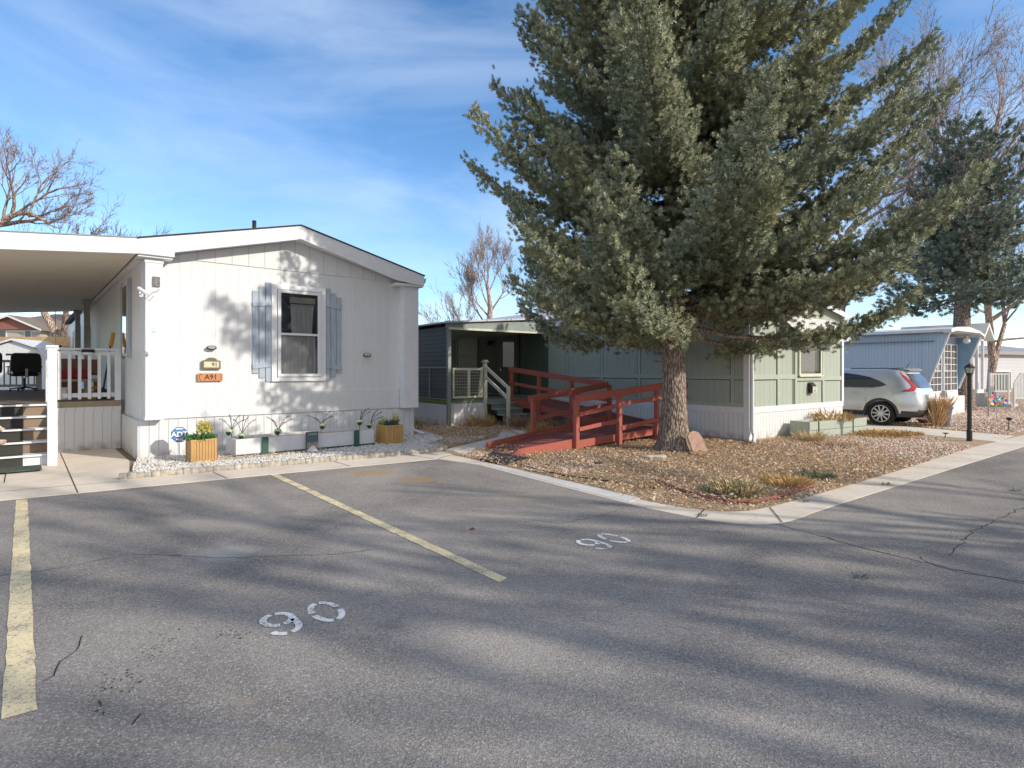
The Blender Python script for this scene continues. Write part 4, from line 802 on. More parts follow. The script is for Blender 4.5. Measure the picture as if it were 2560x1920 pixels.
ornament(1.52, .40, ((-.16, .26), (.02, .32), (.10, .29), (.22, .23)), ((0, 0),)  , O+'low in the left end of the planter box', -.80)
ornament(2.22, .42, ((-.22, .24), (-.12, .18), (.19, .23), (.30, .18), (.12, .12)), ((0, 0),), O+'between the left brace and the picture panel')
ornament(3.08, .47, ((-.30, .18), (-.16, .13), (.20, .24), (.23, .14), (.12, .10)), ((.03, 0),), O+'between the picture panel and the right brace')
ornament(3.92, .50, ((.03, .18), (.13, .2), (.21, .24), (.24, .16)), ((0, 0),), O+'just right of the right green brace')
ornament(4.16, .42, ((.08, .2), (.17, .27), (.26, .22), (.30, .12)), ((-.02, 0),), O+'farthest right, past the planter box end')
# two slatted wooden planters
def leafclump(name, parent, n, cx, cy, z0, r, h, mat, seed, wd=.02, ln=.16, spread=.6):
    g = np.random.default_rng(seed); a = g.uniform(0, 6.28, n); rr = r*np.sqrt(g.uniform(0, 1, n)); T = np.stack([cx+rr*np.cos(a), cy+rr*np.sin(a), z0+g.uniform(0, h, n)*(1-.5*(rr/r)**2)], -1)
    D = np.stack([np.cos(a)*spread*g.uniform(.2, 1.3, n), np.sin(a)*spread*g.uniform(.2, 1.3, n), g.uniform(.5, 1, n)], -1); M = orient(D, g)*g.uniform(.6, 1.3, n)[:, None, None]
    tv = [(0, -wd*.3, 0), (0, wd*.3, 0), (ln*.5, wd*.6, .01), (ln*.5, -wd*.6, .01), (ln, 0, -.01)]
    tv2 = [(0, -wd*.4, 0), (0, wd*.4, 0), (ln*.55, wd*.5, .012), (ln*.55, -wd*.5, .012)]; V, F = scatter(tv+[], [(0, 1, 2, 3)], M, T)
    V2, F2 = scatter([(ln*.55, -wd*.5, .012), (ln*.55, wd*.5, .012), (ln, .001, 0), (ln, -.001, 0)], [(0, 1, 2, 3)], M, T)
    return npmesh(name, np.vstack([V, V2]), np.vstack([F, F2+len(V)]), mat, parent)
M_cedar = wood('cedar', (.56, .33, .12), .55, 1, (10, 10, .7), .25); M_lf = island('fresh_leaf', [(.05, .16, .04), (.08, .22, .05), (.12, .28, .07), (.04, .12, .06)], .6); M_yf = island('yellow_flower', [(.70, .55, .05), (.55, .42, .04), (.62, .52, .12), (.25, .30, .05)], .6); M_bf = island('bluish_leaf', [(.06, .13, .10), (.09, .17, .14), (.05, .10, .09)], .6)
def slat_planter(loc, rz, label, kind, sz=.36, hh=.40):
    t = thing('slatted_planter', label, 'planter', loc, rz, 'slatted wooden planters by the white home'); h = sz/2
    for sx in (-1, 1):
        for sy in (-1, 1): MB().box(sx*h-.02, sx*h+.02, sy*h-.02, sy*h+.02, 0, hh).build('corner_post', M_cedar, t, .003)
    n = 7; w_ = (sz-.04)/n
    for s in (-1, 1):
        mb = MB()
        for i in range(n): a = -h+.02+i*w_; mb.box(a+.003, a+w_-.003, s*h-.008, s*h+.008, .05, hh-.03)
        mb.box(-h+.02, h-.02, s*(h+.002)-.012, s*(h+.002)+.012, .02, .05).box(-h+.02, h-.02, s*h-.014, s*h+.014, hh-.03, hh); mb.build('slat_side', M_cedar, t)
        mb = MB()
        for i in range(n): a = -h+.02+i*w_; mb.box(s*h-.008, s*h+.008, a+.003, a+w_-.003, .05, hh-.03)
        mb.box(s*(h+.002)-.012, s*(h+.002)+.012, -h+.02, h-.02, .02, .05).box(s*h-.014, s*h+.014, -h+.02, h-.02, hh-.03, hh); mb.build('slat_side', M_cedar, t)
    MB().box(-h+.01, h-.01, -h+.01, h-.01, .1, hh-.05).build('soil', M_dirt, t)
    return t
t = slat_planter(LA(.80, -1.02, .03), AA+1, 'honey wooden slatted planter with green leaves and yellow sprigs left of the long planter', 0)
leafclump('foliage', t, 620, 0, 0, .36, .19, .08, M_lf, 1, .018, .09, 1.1); leafclump('flowers', t, 190, .06, .05, .48, .10, .22, M_yf, 2, .022, .055, .8)
t = slat_planter(LA(4.46, -.93, .04), AA+2, 'honey wooden slatted planter with bluish tufts near the right corner of the white home', 1, .38)
leafclump('foliage', t, 200, 0, 0, .36, .16, .08, M_bf, 3, .02, .11, .8); f_ = leafclump('flowers', t, 130, .14, 0, .38, .05, .26, M_yf, 4, .02, .05, .7); leafclump('flowers', t, 60, -.15, .0, .38, .03, .18, M_yf, 5, .02, .05, .7)
# yard sign
t = thing('yard_sign', 'blue octagonal ADT yard sign on a thin stake beside the left slatted planter', 'yard sign', LA(.565, -.48, 0), AA+4)
oc = lambda r: [(r*math.cos(R(22.5+45*i)), .465+r*math.sin(R(22.5+45*i))) for i in range(8)]
MB().prism(oc(.150), 1, -.006, .006).build('board', M_white, t); MB().prism(oc(.142), 1, -.009, -.0062).build('blue_field', M_blue, t)
MB().box(-.10, .10, -.0105, -.0095, .405, .408).box(-.10, .10, -.0105, -.0095, .525, .528).box(-.06, .06, -.0105, -.0095, .555, .575).box(-.07, .07, -.0105, -.0095, .352, .358).box(-.05, .05, -.0105, -.0095, .375, .39).build('sign_lines', M_white, t)
text('letters', 'ADT', .115, .001, M_white, (0, -.0112, .466), FRONT, t, .004, 1.12); MB().tube([(0, .01, 0), (0, .01, .36)], .007, 6).build('stake', paint('sign_stake', (.55, .55, .55), .4), t)
# ================================================================== THE SAGE GREEN HOME (local frame LG)
G_side = siding('sage_siding', (.40, .445, .37), .203, .05, .005, .12, line=.75); G_trim = paint('sage_trim', (.42, .465, .39), .6, .10, 6, .12, .15, stretch=(5, 5, 1))
G_dark = paint('deep_green_paint', (.05, .085, .06), .5, .15, 5); M_metal = paint('white_metal_roof', (.62, .58, .58), .45, .1, 4, .25, .1)
M_cream = paint('cream_paint', (.62, .62, .50), .55, .08, 5, .15, .1); M_greyw = paint('grey_green_paint', (.26, .30, .28), .6, .12, 5, .1)
K = thing('sage_mobile_home', 'sage green mobile home with white skirting behind the big spruce', 'mobile home', (GO[0], GO[1], 0), GA)
MB().prism([(0.01, .63), (4.64, .63), (4.64, 3.06), (2.3, 3.44), (.01, 3.06)], 1, .01, 20).build('wall', G_side, K)
sk = MB().box(.0, 4.65, .0, 20, 0, .625); sk.build('skirting', siding('wavy_skirting', (.76, .76, .76), .125, .10, .01, .08, line=.70), K)
MB().box(-.018, 4.668, -.018, .008, .627, .765).box(-.018, .008, .0085, 6.9, .627, .765).build('skirt_band', W_trim, K, .004)
MB().prism([(-.14, 3.06), (2.3, 3.50), (4.80, 3.06), (4.80, 3.10), (2.3, 3.56), (-.14, 3.10)], 1, -.15, 20.2).build('roof', M_metal, K)
MB().prism([(-.14, 2.96), (-.14, 3.06), (2.3, 3.50), (4.80, 3.06), (4.80, 2.96), (2.3, 3.40)], 1, -.17, -.15).box(-.16, -.14, -.17, 20, 2.97, 3.11).build('fascia', W_trim, K)
# trim boards of the side wall and the front
mb = MB()
for y_ in (.40, 1.8, 3.17, 4.55, 6.0): mb.box(-.012, .009, y_-.045, y_+.045, .77, 2.96)
mb.box(-.0115, .009, .13, 6.9, 1.39, 1.49).box(-.011, .009, .13, 6.9, .767, .86); mb.build('side_battens', G_trim, K, .002)
mb = MB()
for y_ in (.455, 1.855, 3.225, 4.605, 6.055): mb.box(-.004, .009, y_-.008, y_+.008, .77, 2.96)
mb.box(-.004, .009, .13, 6.9, 1.375, 1.388).build('panel_seam', M_blk, K)
mb = MB()
for x_ in (1.27, 2.10, 3.52): mb.box(x_-.055, x_+.055, -.014, .009, .767, 2.9)
mb.box(.12, 2.04, -.0135, .009, 1.39, 1.50).box(2.16, 4.55, -.0135, .009, 1.34, 1.44); mb.build('front_battens', G_trim, K, .002)
mb = MB()
for x_ in (1.215, 1.98, 3.465): mb.box(x_-.010, x_, -.006, .009, .77, 2.9)
mb.box(.12, 1.2, -.006, .009, 1.372, 1.389).box(2.2, 3.46, -.006, .009, 1.325, 1.339).box(3.58, 4.5, -.006, .009, 1.325, 1.339).build('front_seam', paint('seam_shadow_paint', (.05, .055, .05), .9, bump=0), K)
MB().box(-.022, .105, -.022, -.0185, .0, 3.0).box(-.022, -.0185, -.0184, .12, 0, 3.0).build('corner_board', W_trim, K, .002); MB().box(4.55, 4.672, -.022, -.0185, .767, 3.0).build('corner_board', W_trim, K, .002)
f_ = MB().box(2.20, 2.27, -.045, .009, 1.46, 2.26).box(3.31, 3.38, -.045, .009, 1.46, 2.26).box(2.27, 3.31, -.045, .009, 1.44, 1.52).box(2.27, 3.31, -.045, .009, 2.20, 2.26).box(2.18, 3.40, -.075, -.046, 1.44, 1.475).build('window', M_cream, K, .004)
MB().box(2.27, 3.31, -.022, -.018, 1.52, 2.20).build('pane', M_glass, f_)
mb = MB()
for i in range(27): mb.box(2.28, 3.06, -.006, .004, 1.53+i*.0243, 1.545+i*.0243)
mb.build('blind', M_white, f_); MB().box(2.27, 3.31, .005, .008, 1.52, 2.20).build('dark_room', M_dglass, f_)
splash(MATS['wavy_skirting'])
# awning
aw = MB(); N = 56; vs = []
for i in range(N+1):
    x_ = 1.35+2.80*i/N; r_ = .012*math.cos(i*math.pi)
    vs += [(x_, -.002, 2.93+r_), (x_, -.30, 2.60+r_), (x_, -.40, 2.47+r_), (x_, -.43, 2.39+r_), (x_, -.435, 2.335+.03*abs(math.sin(i*math.pi/4))+r_)]
aw.add(vs, [(5*i+j, 5*i+5+j, 5*i+6+j, 5*i+1+j) for i in range(N) for j in range(4)])
a_ = aw.build('awning', paint('awning_metal', (.70, .69, .66), .5, .06, 5, .12, .1), K); mo = a_.modifiers.new('thick', 'SOLIDIFY'); mo.thickness = .006
MB().prism([(-.01, 2.92), (-.40, 2.46), (-.40, 2.38), (-.01, 2.6)], 0, 4.14, 4.15).build('awning_side', M_cream, K)
MB().tube([(.05, -.05, 3.0), (.05, -.06, .34), (.03, -.08, .20), (-.02, -.14, .14), (-.62, -.48, .06)], .038, 8).build('downspout', W_trim, K)
t = thing('wall_lamp', 'black bracket lamp high on the sunlit front of the sage green home', 'wall lamp', LG(.42, -.02), GA)
MB().box(-.03, .03, -.02, -.001, 2.48, 2.78).build('back_plate', paint('pale_plate', (.6, .6, .6)), t); MB().tube([(0, -.02, 2.62), (.01, -.10, 2.64), (.03, -.16, 2.62)], .014, 8).lathe([(.03, 2.58), (.055, 2.60), (.04, 2.68), (.015, 2.70)], (.03, -.16, 0), 12).build('lamp_head', M_blk, t)
t = thing('mailbox', 'small black mailbox with a cream number tag below the sage home window', 'mailbox', LG(2.82, -.001), GA)
MB().prism([(-.015, 1.03), (-.11, 1.03), (-.11, 1.20), (-.09, 1.235), (-.015, 1.30)], 0, -.11, .11).build('box', M_blk, t, .004); MB().box(-.095, .115, -.118, -.112, 1.035, 1.19).build('tag_panel', M_ivory, t)
text('digits', 'A\n(9)', .068, .001, M_brown, (.01, -.120, 1.115), FRONT, t)
# door and window inside the porch
d_ = MB().box(-.05, .008, 8.50, 9.48, .80, 2.86).build('door', G_dark, K, .005)
MB().box(-.056, -.051, 8.66, 9.30, 1.72, 2.74).build('door_glass', M_dglass, d_); MB().lathe([(.025, -.1), (.03, -.055)], (0, 9.38, 1.62), 10, 0).build('handle', M_chr, d_)
MB().box(-.045, .006, 9.50, 9.60, .78, 2.95).box(-.045, .006, 8.38, 8.48, .78, 2.95).box(-.045, .006, 8.48, 9.5, 2.87, 2.95).build('door_frame', M_blk, K)
f_ = MB().box(-.04, .006, 10.95, 11.02, 1.5, 2.95).box(-.04, .006, 12.4, 12.47, 1.5, 2.95).box(-.04, .006, 11.02, 12.4, 2.88, 2.95).box(-.04, .006, 11.02, 12.4, 1.5, 1.57).box(-.04, .006, 11.02, 12.4, 2.14, 2.19).build('window', M_greyw, K)
MB().box(-.02, -.016, 11.02, 12.4, 1.57, 2.88).build('pane', paint('green_tint_glass', (.16, .26, .21), .4, .1, bump=0), f_)
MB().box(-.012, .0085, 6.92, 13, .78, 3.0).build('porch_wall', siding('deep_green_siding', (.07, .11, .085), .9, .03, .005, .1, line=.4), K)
# the porch: a part of the home
mb = MB()
for i in range(24): mb.box(-3.62, -.03, 7.05+i*.25, 7.29+i*.25, .69, .735)
mb.build('porch_floor', M_greyw, K)
MB().box(-3.64, -.02, 7.03, 7.06, .60, .735).box(-3.655, -3.62, 7.06, 13, .62, .735).build('porch_rim', M_greyw, K)
tb = MB().box(-3.66, -2.5, 6.99, 7.5, .736, .752).box(-3.675, -3.3, 7.5, 12.9, .736, .752).box(-3.68, -3.656, 7.0, 12.9, .665, .7355); tb.build('green_turf', paint('artificial_turf', (.22, .34, .06), .95, .3, 40, 0, .8), K)
MB().box(-3.64, -2.35, 7.0, 7.025, 0, .64).box(-3.655, -3.635, 7.03, 13, 0, .66).build('porch_skirting', MATS['wavy_skirting'], K)
MB().box(-3.70, -3.60, 6.93, 7.03, 0, 2.84).build('porch_post', M_greyw, K, .004); MB().box(-3.59, -3.50, 6.95, 6.99, 0, .66).build('pale_post_strip', M_cream, K)
MB().prism([(-3.74, 2.80), (-3.74, 3.0), (-2.9, 3.06), (.0, 3.12), (.0, 2.84)], 1, 6.94, 7.02).build('porch_fascia', M_greyw, K); MB().box(-3.7, .0, 6.90, 6.94, 2.76, 2.82).box(-3.6, -.02, 7.03, 13, 2.83, 2.85).build('porch_soffit', M_cream, K)
MB().prism([(-3.85, 2.93), (0, 3.24), (2.3, 3.80), (2.3, 3.86), (0, 3.30), (-3.85, 2.97)], 1, 6.85, 20.4).build('porch_roof', siding('roof_sheets', (.56, .55, .60), .9, .04, .03, .1, line=.7), K)
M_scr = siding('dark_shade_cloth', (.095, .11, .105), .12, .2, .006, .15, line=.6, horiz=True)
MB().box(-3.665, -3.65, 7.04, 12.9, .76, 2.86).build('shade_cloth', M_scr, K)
mb = MB().box(-3.70, -3.668, 7.04, 12.9, 1.66, 1.70).box(-3.70, -3.668, 7.04, 12.9, .76, .79)
for y_ in (8.02, 9.2, 10.4, 11.6): mb.box(-3.70, -3.668, y_, y_+.035, .79, 1.66)
mb.build('screen_rail', M_greyw, K)
mb = MB().box(-3.52, -2.50, 6.96, 7.02, 1.60, 1.67).box(-3.52, -2.50, 6.96, 7.02, .80, .86).box(-3.02, -2.94, 6.955, 7.015, .86, 1.60).box(-3.52, -3.47, 6.96, 7.02, .86, 1.6).box(-2.55, -2.5, 6.96, 7.02, .86, 1.6)
mb.build('rail_frame', M_cream, K, .003)
mb = MB()
for i in range(17): mb.tube([(-3.46+i*.056, 6.99, .86), (-3.46+i*.056, 6.99, 1.60)], .004, 4)
for i in range(8): mb.tube([(-3.47, 6.995, .94+i*.085), (-2.55, 6.995, .94+i*.085)], .004, 4)
mb.build('wire_mesh', M_cream, K)
MB().box(-2.46, -2.36, 6.93, 7.03, .0, 1.84).box(-2.50, -2.32, 6.89, 7.07, 1.84, 1.87).box(-2.47, -2.35, 6.92, 7.04, 1.87, 1.91).build('newel_post', M_cream, K, .004)
mb = MB().beam((-2.41, 6.98, 1.72), (-2.41, 5.85, 1.12), .05, .09).beam((-2.41, 6.98, 1.42), (-2.41, 5.85, .82), .04, .09).box(-2.45, -2.37, 5.78, 5.86, 0, 1.15)
mb.beam((-2.50, 7.0, 1.70), (-2.62, 6.98, .84), .04, .07); mb.build('handrail', M_cream, K, .003)
for i in range(4): MB().box(-2.36, -1.42, 5.80+i*.29, 6.13+i*.29, .15*(i+1)+.0, .15*(i+1)+.035).box(-2.34, -1.42, 5.86+i*.29, 5.88+i*.29, .15*i, .15*(i+1)).build('step', M_greyw, K, .003)
t = thing('porch_lamp', 'small black lamp on the dark green wall inside the porch', 'wall lamp', LG(-.014, 10.1), GA)
MB().box(-.03, .0, -.06, .06, 2.55, 2.72).build('back_plate', M_blk, t); MB().lathe([(.03, 2.5), (.07, 2.52), (.05, 2.66), (.02, 2.68)], (-.10, 0, 0), 12).build('lamp_shade', M_blk, t)
# the red ramp
M_ramp = wood('red_stain', (.45, .12, .085), .75, 1.6, (1.5, 1.5, 8), .42); M_rampd = paint('red_deck', (.33, .095, .07), .85, .3, 9, .6, .4, stretch=(1, 6, 1))
Rp = thing('wheelchair_ramp', 'red painted wooden wheelchair ramp with post and rail sides, turning towards the porch', 'ramp', LG(0, 0), GA)
zr = lambda x: .02+(x+5.6)*.070                     # surface height of the first run
mb = MB(); n = 38
for i in range(n):
    xa = -5.62+i*(4.02/n); xb = xa+4.02/n-.012
    yq = lambda q: min(2.80, 2.80+(q+3.85)*.32); mb.add([(xa, 1.42, zr(xa)-.035), (xb, 1.42, zr(xb)-.035), (xb, yq(xb), zr(xb)-.035), (xa, yq(xa), zr(xa)-.035), (xa, 1.42, zr(xa)), (xb, 1.42, zr(xb)), (xb, yq(xb), zr(xb)), (xa, yq(xa), zr(xa))], [(0,1,2,3),(4,5,6,7),(0,1,5,4),(1,2,6,5),(2,3,7,6),(3,0,4,7)])
for i in range(8): mb.box(-1.58+i*.135, -1.458+i*.135, 1.42, 2.80, .265, .302)
zr2 = lambda y: .30+(y-2.8)*.104
n = 32
for i in range(n):
    ya = 2.82+i*(4.13/n); yb = ya+4.13/n-.012
    mb.add([(-1.36, ya, zr2(ya)-.035), (-.10, ya, zr2(ya)-.035), (-.10, yb, zr2(yb)-.035), (-1.36, yb, zr2(yb)-.035), (-1.36, ya, zr2(ya)), (-.10, ya, zr2(ya)), (-.10, yb, zr2(yb)), (-1.36, yb, zr2(yb))], [(0,1,2,3),(4,5,6,7),(0,1,5,4),(1,2,6,5),(2,3,7,6),(3,0,4,7)])
mb.build('ramp_boards', M_rampd, Rp)
# low kerbs at the foot, side joists
MB().beam((-5.55, 2.30, .09), (-3.85, 2.86, zr(-3.85)+.02), .06, .16).build('kerb_board', M_ramp, Rp, .004)
for y_, x1 in ((1.36, -4.1),):
    mb = MB(); mb.prism([(-5.66, .0), (-5.66, .03), (-5.50, .135), (x1, zr(x1)+.10), (x1, zr(x1)-.12)], 1, y_-.03, y_+.03); mb.build('kerb_board', M_ramp, Rp, .004)
MB().beam((-4.10, 1.36, zr(-4.1)-.02), (-1.55, 1.36, .22), .05, .15).box(-1.56, -.5, 1.33, 1.38, .13, .30).beam((-3.85, 2.86, zr(-3.85)-.02), (-1.55, 2.86, .22), .05, .15).box(-1.44, -1.40, 2.8, 2.83, .1, .3).beam((-1.40, 2.82, .22), (-1.40, 6.98, .64), .05, .17).build('side_joist', M_ramp, Rp, .004)
def post(x_, y_, z1, z0=0.0, s=.045): return MB().box(x_-s, x_+s, y_-s, y_+s, z0, z1).build('post', M_ramp, Rp, .005)
for x_, z_ in ((-4.08, 1.02), (-2.83, 1.13), (-1.60, 1.24)): post(x_, 1.29, z_)
for x_, z_ in ((-3.86, .98), (-2.60, 1.08), (-1.40, 1.24)): post(x_, 2.93, z_)
for y_ in (4.25, 5.62, 6.95): post(-1.46, y_, zr2(y_)+.96)
FR = 1.245; BR = 2.975
def rail(a, b, ht=.14, th=.038): return MB().beam(a, b, th, ht).build('rail', M_ramp, Rp, .004)
rail((-4.16, FR-.02, 1.03), (-1.55, FR-.02, 1.235), .15); rail((-1.55, FR-.0, 1.245), (-.52, FR-.0, 1.245), .14)
rail((-2.80, FR, .90), (-1.60, FR, .97), .085); rail((-1.60, FR, .965), (-.52, FR, .965), .085)
rail((-4.05, FR, .72), (-2.85, FR, .86), .085)
rail((-4.05, FR, .42), (-2.85, FR, .55), .08); rail((-2.80, FR, .37), (-1.60, FR, .50), .095); rail((-1.6, FR, .50), (-.52, FR, .51), .085)
rail((-3.95, BR, .955), (-1.40, BR, 1.235), .14); rail((-3.88, BR, .50), (-1.45, BR, .74), .085); rail((-3.88, BR, .16), (-1.45, BR, .41), .12)
rail((-1.51, 2.9, 1.25), (-1.51, 7.0, 1.64), .14); rail((-1.51, 2.9, .86), (-1.51, 7.0, 1.22), .09)
tag(MB().add([gp(1196, 1147, .03), gp(1265, 1160, .03), gp(1325, 1144, .05), gp(1232, 1129, .05)], [(0, 1, 2, 3)]).build('ramp_mat', paint('black_rubber', (.03, .03, .035), .8, .3, 12)), 'flat black rubber mat at the foot of the red ramp', 'mat')
# stone slab leaning on the trunk
t = MB().prism([(-.15, 0), (.15, 0), (.15, .28), (.12, .40), (.03, .46), (-.06, .455), (-.13, .40)], 1, -.025, .025).build('stone_slab', paint('terracotta_stone', (.50, .32, .24), .9, .18, 8, .3, .3), bevel=.01)
t.location = (3.60, 11.02, 0); t.rotation_euler = (R(-14), R(-16), R(14)); tag(t, 'rounded reddish stone slab leaning on the foot of the big spruce', 'stone slab')
rock('rock', 'flat pale rock half sunk in the mulch left of the big spruce', 'rock', gp(1635, 1145, .02), .19, .12, .07, 11, paint('pale_rock', (.52, .48, .42), .9, .2, 9, .2, .4))
rock('rock', 'small dark rock in the mulch below the flat pale rock', 'rock', gp(1498, 1160, .02), .07, .05, .05, 12, paint('dark_rock', (.08, .075, .07), .9))
# green planter box with dry grass
t = thing('green_planter_box', 'sage green wooden planter box of dry orange weeds before the front window', 'planter', LG(1.52, -.62), GA-6)
x1, dy = 2.45, .5
MB().box(0, x1, 0, .03, .0, .40).box(0, x1, dy-.03, dy, .0, .40).box(0, .03, .03, dy-.03, 0, .40).box(x1-.03, x1, .03, dy-.03, 0, .40).build('box', G_trim, t, .005)
MB().box(.34, .37, -.012, -.001, 0, .40).box(1.80, 1.83, -.012, -.001, 0, .40).box(.0, x1, -.006, -.001, .195, .202).build('seam', paint('dark_gap', (.06, .07, .06), .9, bump=0), t); MB().box(.03, x1-.03, .03, dy-.03, .02, .34).build('soil', M_dirt, t)
M_dry = island('dry_grass', [(.48, .28, .09), (.60, .40, .16), (.38, .21, .07), (.66, .48, .24)], .8); M_straw = island('straw', [(.60, .48, .28), (.70, .58, .36), (.46, .34, .18), (.52, .36, .17)], .8)
M_oldl = island('brown_stalks', [(.28, .16, .09), (.40, .25, .15), (.20, .11, .07), (.50, .36, .24)], .85)
leafclump('dry_weeds', t, 300, 1.35, .25, .33, .42, .22, M_dry, 21, .02, .16, 1.0)
def tuft(name, label, cat, loc, n, r, h, mat, seed, ln=.22, wd=.008, spread=.7, group=None, mat2=None, n2=0):
    t = thing(name, label, cat, loc, 0, group); leafclump('blades', t, n, 0, 0, 0, r, h, mat, seed, wd, ln, spread)
    if mat2: leafclump('green_leaves', t, n2, 0, 0, 0, r*1.1, h, mat2, seed+1, .03, .06, 1.1)
    return t
GR = 'dry plants in the front yard'
M_grn2 = island('dull_green_leaf', [(.12, .16, .09), (.18, .22, .12), (.09, .13, .08), (.25, .26, .15)], .8)
tuft('grass_tuft', 'orange dry grass tuft at the left end of the sage planter box', 'grass tuft', LG(1.15, -.80), 520, .24, .04, M_straw, 31, .22, .008, .8, GR)
tuft('grass_tuft', 'pale seedy dry clump near the curved corner of the yard', 'grass tuft', gp(1835, 1235), 1500, .30, .14, M_straw, 32, .10, .012, .9, GR, M_grn2, 420)
tuft('grass_tuft', 'golden flattened grass clump right of the pale seedy one', 'grass tuft', gp(1965, 1212), 600, .28, .04, M_dry, 33, .14, .010, 1.5, GR)
tuft('grass_tuft', 'green and brown low clump beside the curb right of the golden one', 'grass tuft', gp(2040, 1196), 220, .22, .03, M_grn2, 34, .12, .012, 1.0, GR)
tuft('grass_tuft', 'low brown dry clump in the middle of the rocky yard', 'grass tuft', gp(2075, 1118), 180, .35, .03, M_oldl, 35, .12, .01, 1.2, GR)
tuft('dry_shrub', 'tawny dead weeds against the white porch skirting', 'shrub', LG(-2.85, 6.55), 420, .36, .22, M_dry, 36, .20, .014, .9, GR)
tuft('dry_shrub', 'brown dead shrub at the foot of the porch stair handrail', 'shrub', LG(-2.05, 5.35), 700, .50, .20, M_oldl, 37, .32, .009, .9, GR)
tuft('dry_shrub', 'brown dead shrub between the porch stairs and the red ramp', 'shrub', LG(-1.9, 4.3), 500, .45, .15, M_oldl, 38, .26, .009, .9, GR)
tuft('dry_shrub', 'rounded golden shrub seen between the first rails of the red ramp', 'shrub', LG(-2.9, 3.9), 800, .30, .26, M_dry, 39, .12, .012, .8, GR)
tuft('ground_cover', 'orange brown ground cover spilling right of the sage planter box', 'ground cover', gp(2190, 1088), 1300, .70, .06, M_dry, 40, .10, .02, 1.2, GR)
tuft('ground_cover', 'orange brown ground cover before the car wheel', 'ground cover', gp(2240, 1086), 900, .55, .04, M_dry, 41, .09, .02, 1.2, GR)
tuft('ground_cover', 'brown leafy weeds at the far right corner of the sage green home', 'ground cover', LG(5.05, .6), 500, .4, .15, M_oldl, 42, .14, .02, 1.0, GR)
for i, (px, py, l_) in enumerate(((2215, 1212, 'green weed sprig on the pavement edge nearest the road corner'), (2010, 1255, 'green weed on the pavement below the golden clump'), (1755, 1290, 'tiny green weed on the curved pavement'), (2540, 1228, 'green weed on the asphalt at the right edge'), (2150, 1444, 'lone green weed growing out of the asphalt crack'), (1930, 1258, 'green weed where the red edging ends'))):
    tuft('weed', l_, 'weed', gp(px, py), 30, .045, .01, M_grn2, 60+i, .038, .007, 1.2, 'weeds on the pavement')
l_ = MB().add([(-.03, 0, .005), (0, -.02, .02), (.035, 0, .01), (0, .02, .025), (0, 0, .004)], [(0, 1, 4), (1, 2, 4), (2, 3, 4), (3, 0, 4)]).build('dead_leaf', paint('rust_leaf', (.28, .10, .04), .8)); tag(place(l_, gp(1180, 1325)), 'single rust coloured leaf on the asphalt beyond the stall line', 'leaf')
# ================================================================== THE SILVER CAR
M_car = NT('silver_paint'); M_car.set('Base Color', (.64, .65, .66)); M_car.set('Metallic', .6); M_car.set('Roughness', .30); M_car.set('Coat Weight', .8); M_car.set('Coat Roughness', .05); M_car = M_car.m
M_clad = paint('dark_cladding', (.045, .047, .052), .6, .1, bump=.1); M_tyre = paint('tyre_rubber', (.018, .018, .018), .9, .2, 20); M_rim = paint('alloy', (.62, .62, .62), .3, .05, metal=.8, bump=0)
M_cglass = glass('car_glass', (.015, .02, .025), .03); M_redl = paint('red_lens', (.55, .01, .015), .12, .05, bump=0); M_redl.node_tree.nodes['Principled BSDF'].inputs['Coat Weight'].default_value = 1
CA = 129.0; ca, sa = math.cos(R(CA)), math.sin(R(CA)); wc = gp(2202, 1064)
co_ = (wc[0]-1.0*ca+.84*sa, wc[1]-1.0*sa-.84*ca)     # rear centre of the car
V = thing('silver_car', 'silver compact sport utility car parked between the sage and blue homes', 'car', (co_[0], co_[1], 0), CA)
def lerpt(t, T):
    for (a, va), (b, vb) in zip(T[:-1], T[1:]):
        if t <= b: k = (t-a)/(b-a); k = max(0, k); k = k*k*(3-2*k)*.35+k*.65; return va+(vb-va)*k
    return T[-1][1]
xr = lambda z: lerpt(z, [(.28, .16), (.40, .04), (.55, .0), (.72, .015), (.88, .06), (1.02, .09), (1.15, .15), (1.35, .27), (1.50, .36), (1.60, .42), (1.66, .62), (1.70, .95)])
xf = lambda z: lerpt(z, [(.28, 4.42), (.5, 4.52), (.8, 4.46), (.95, 4.2), (1.02, 3.75), (1.08, 3.45), (1.3, 3.05), (1.5, 2.72), (1.60, 2.5), (1.66, 2.2), (1.70, 1.7)])
hw = lambda z: lerpt(z, [(.28, .82), (.40, .885), (.65, .91), (.92, .905), (1.06, .875), (1.3, .80), (1.5, .725), (1.58, .69), (1.64, .62), (1.675, .48), (1.70, .22)])
def surf(z, t, off=0.0):       # t in 0..1 round the plan outline, from the middle of the tail over the near side to the nose
    a = -math.pi/2+math.pi*t; e = .34 if z < 1.5 else .42
    c, s = math.cos(a), math.sin(a); mid = (xr(z)+xf(z))/2; hl = (xf(z)-xr(z))/2+off
    return (mid+hl*math.copysign(abs(s)**e, s), (hw(z)+off)*abs(c)**e, z)
def tx(z, x):                  # parameter t where the outline has the given x, on the tail half
    lo, hi = 0.0, .5 if x < (xr(z)+xf(z))/2 else 1.0
    for _ in range(40):
        m_ = (lo+hi)/2
        if surf(z, m_)[0] < x: lo = m_
        else: hi = m_
    return (lo+hi)/2
def ty(z, y):                  # parameter t where the outline has the given y, near the tail
    lo, hi = 0.0, .5
    for _ in range(40):
        m_ = (lo+hi)/2
        if surf(z, m_)[1] < y: lo = m_
        else: hi = m_
    return (lo+hi)/2
zsv = [.28, .32, .38, .45, .52, .6, .68, .76, .84, .9, .95, 1.0, 1.04, 1.08, 1.14, 1.2, 1.28, 1.36, 1.44, 1.5, 1.54, 1.58, 1.61, 1.64, 1.66, 1.68, 1.695, 1.70]
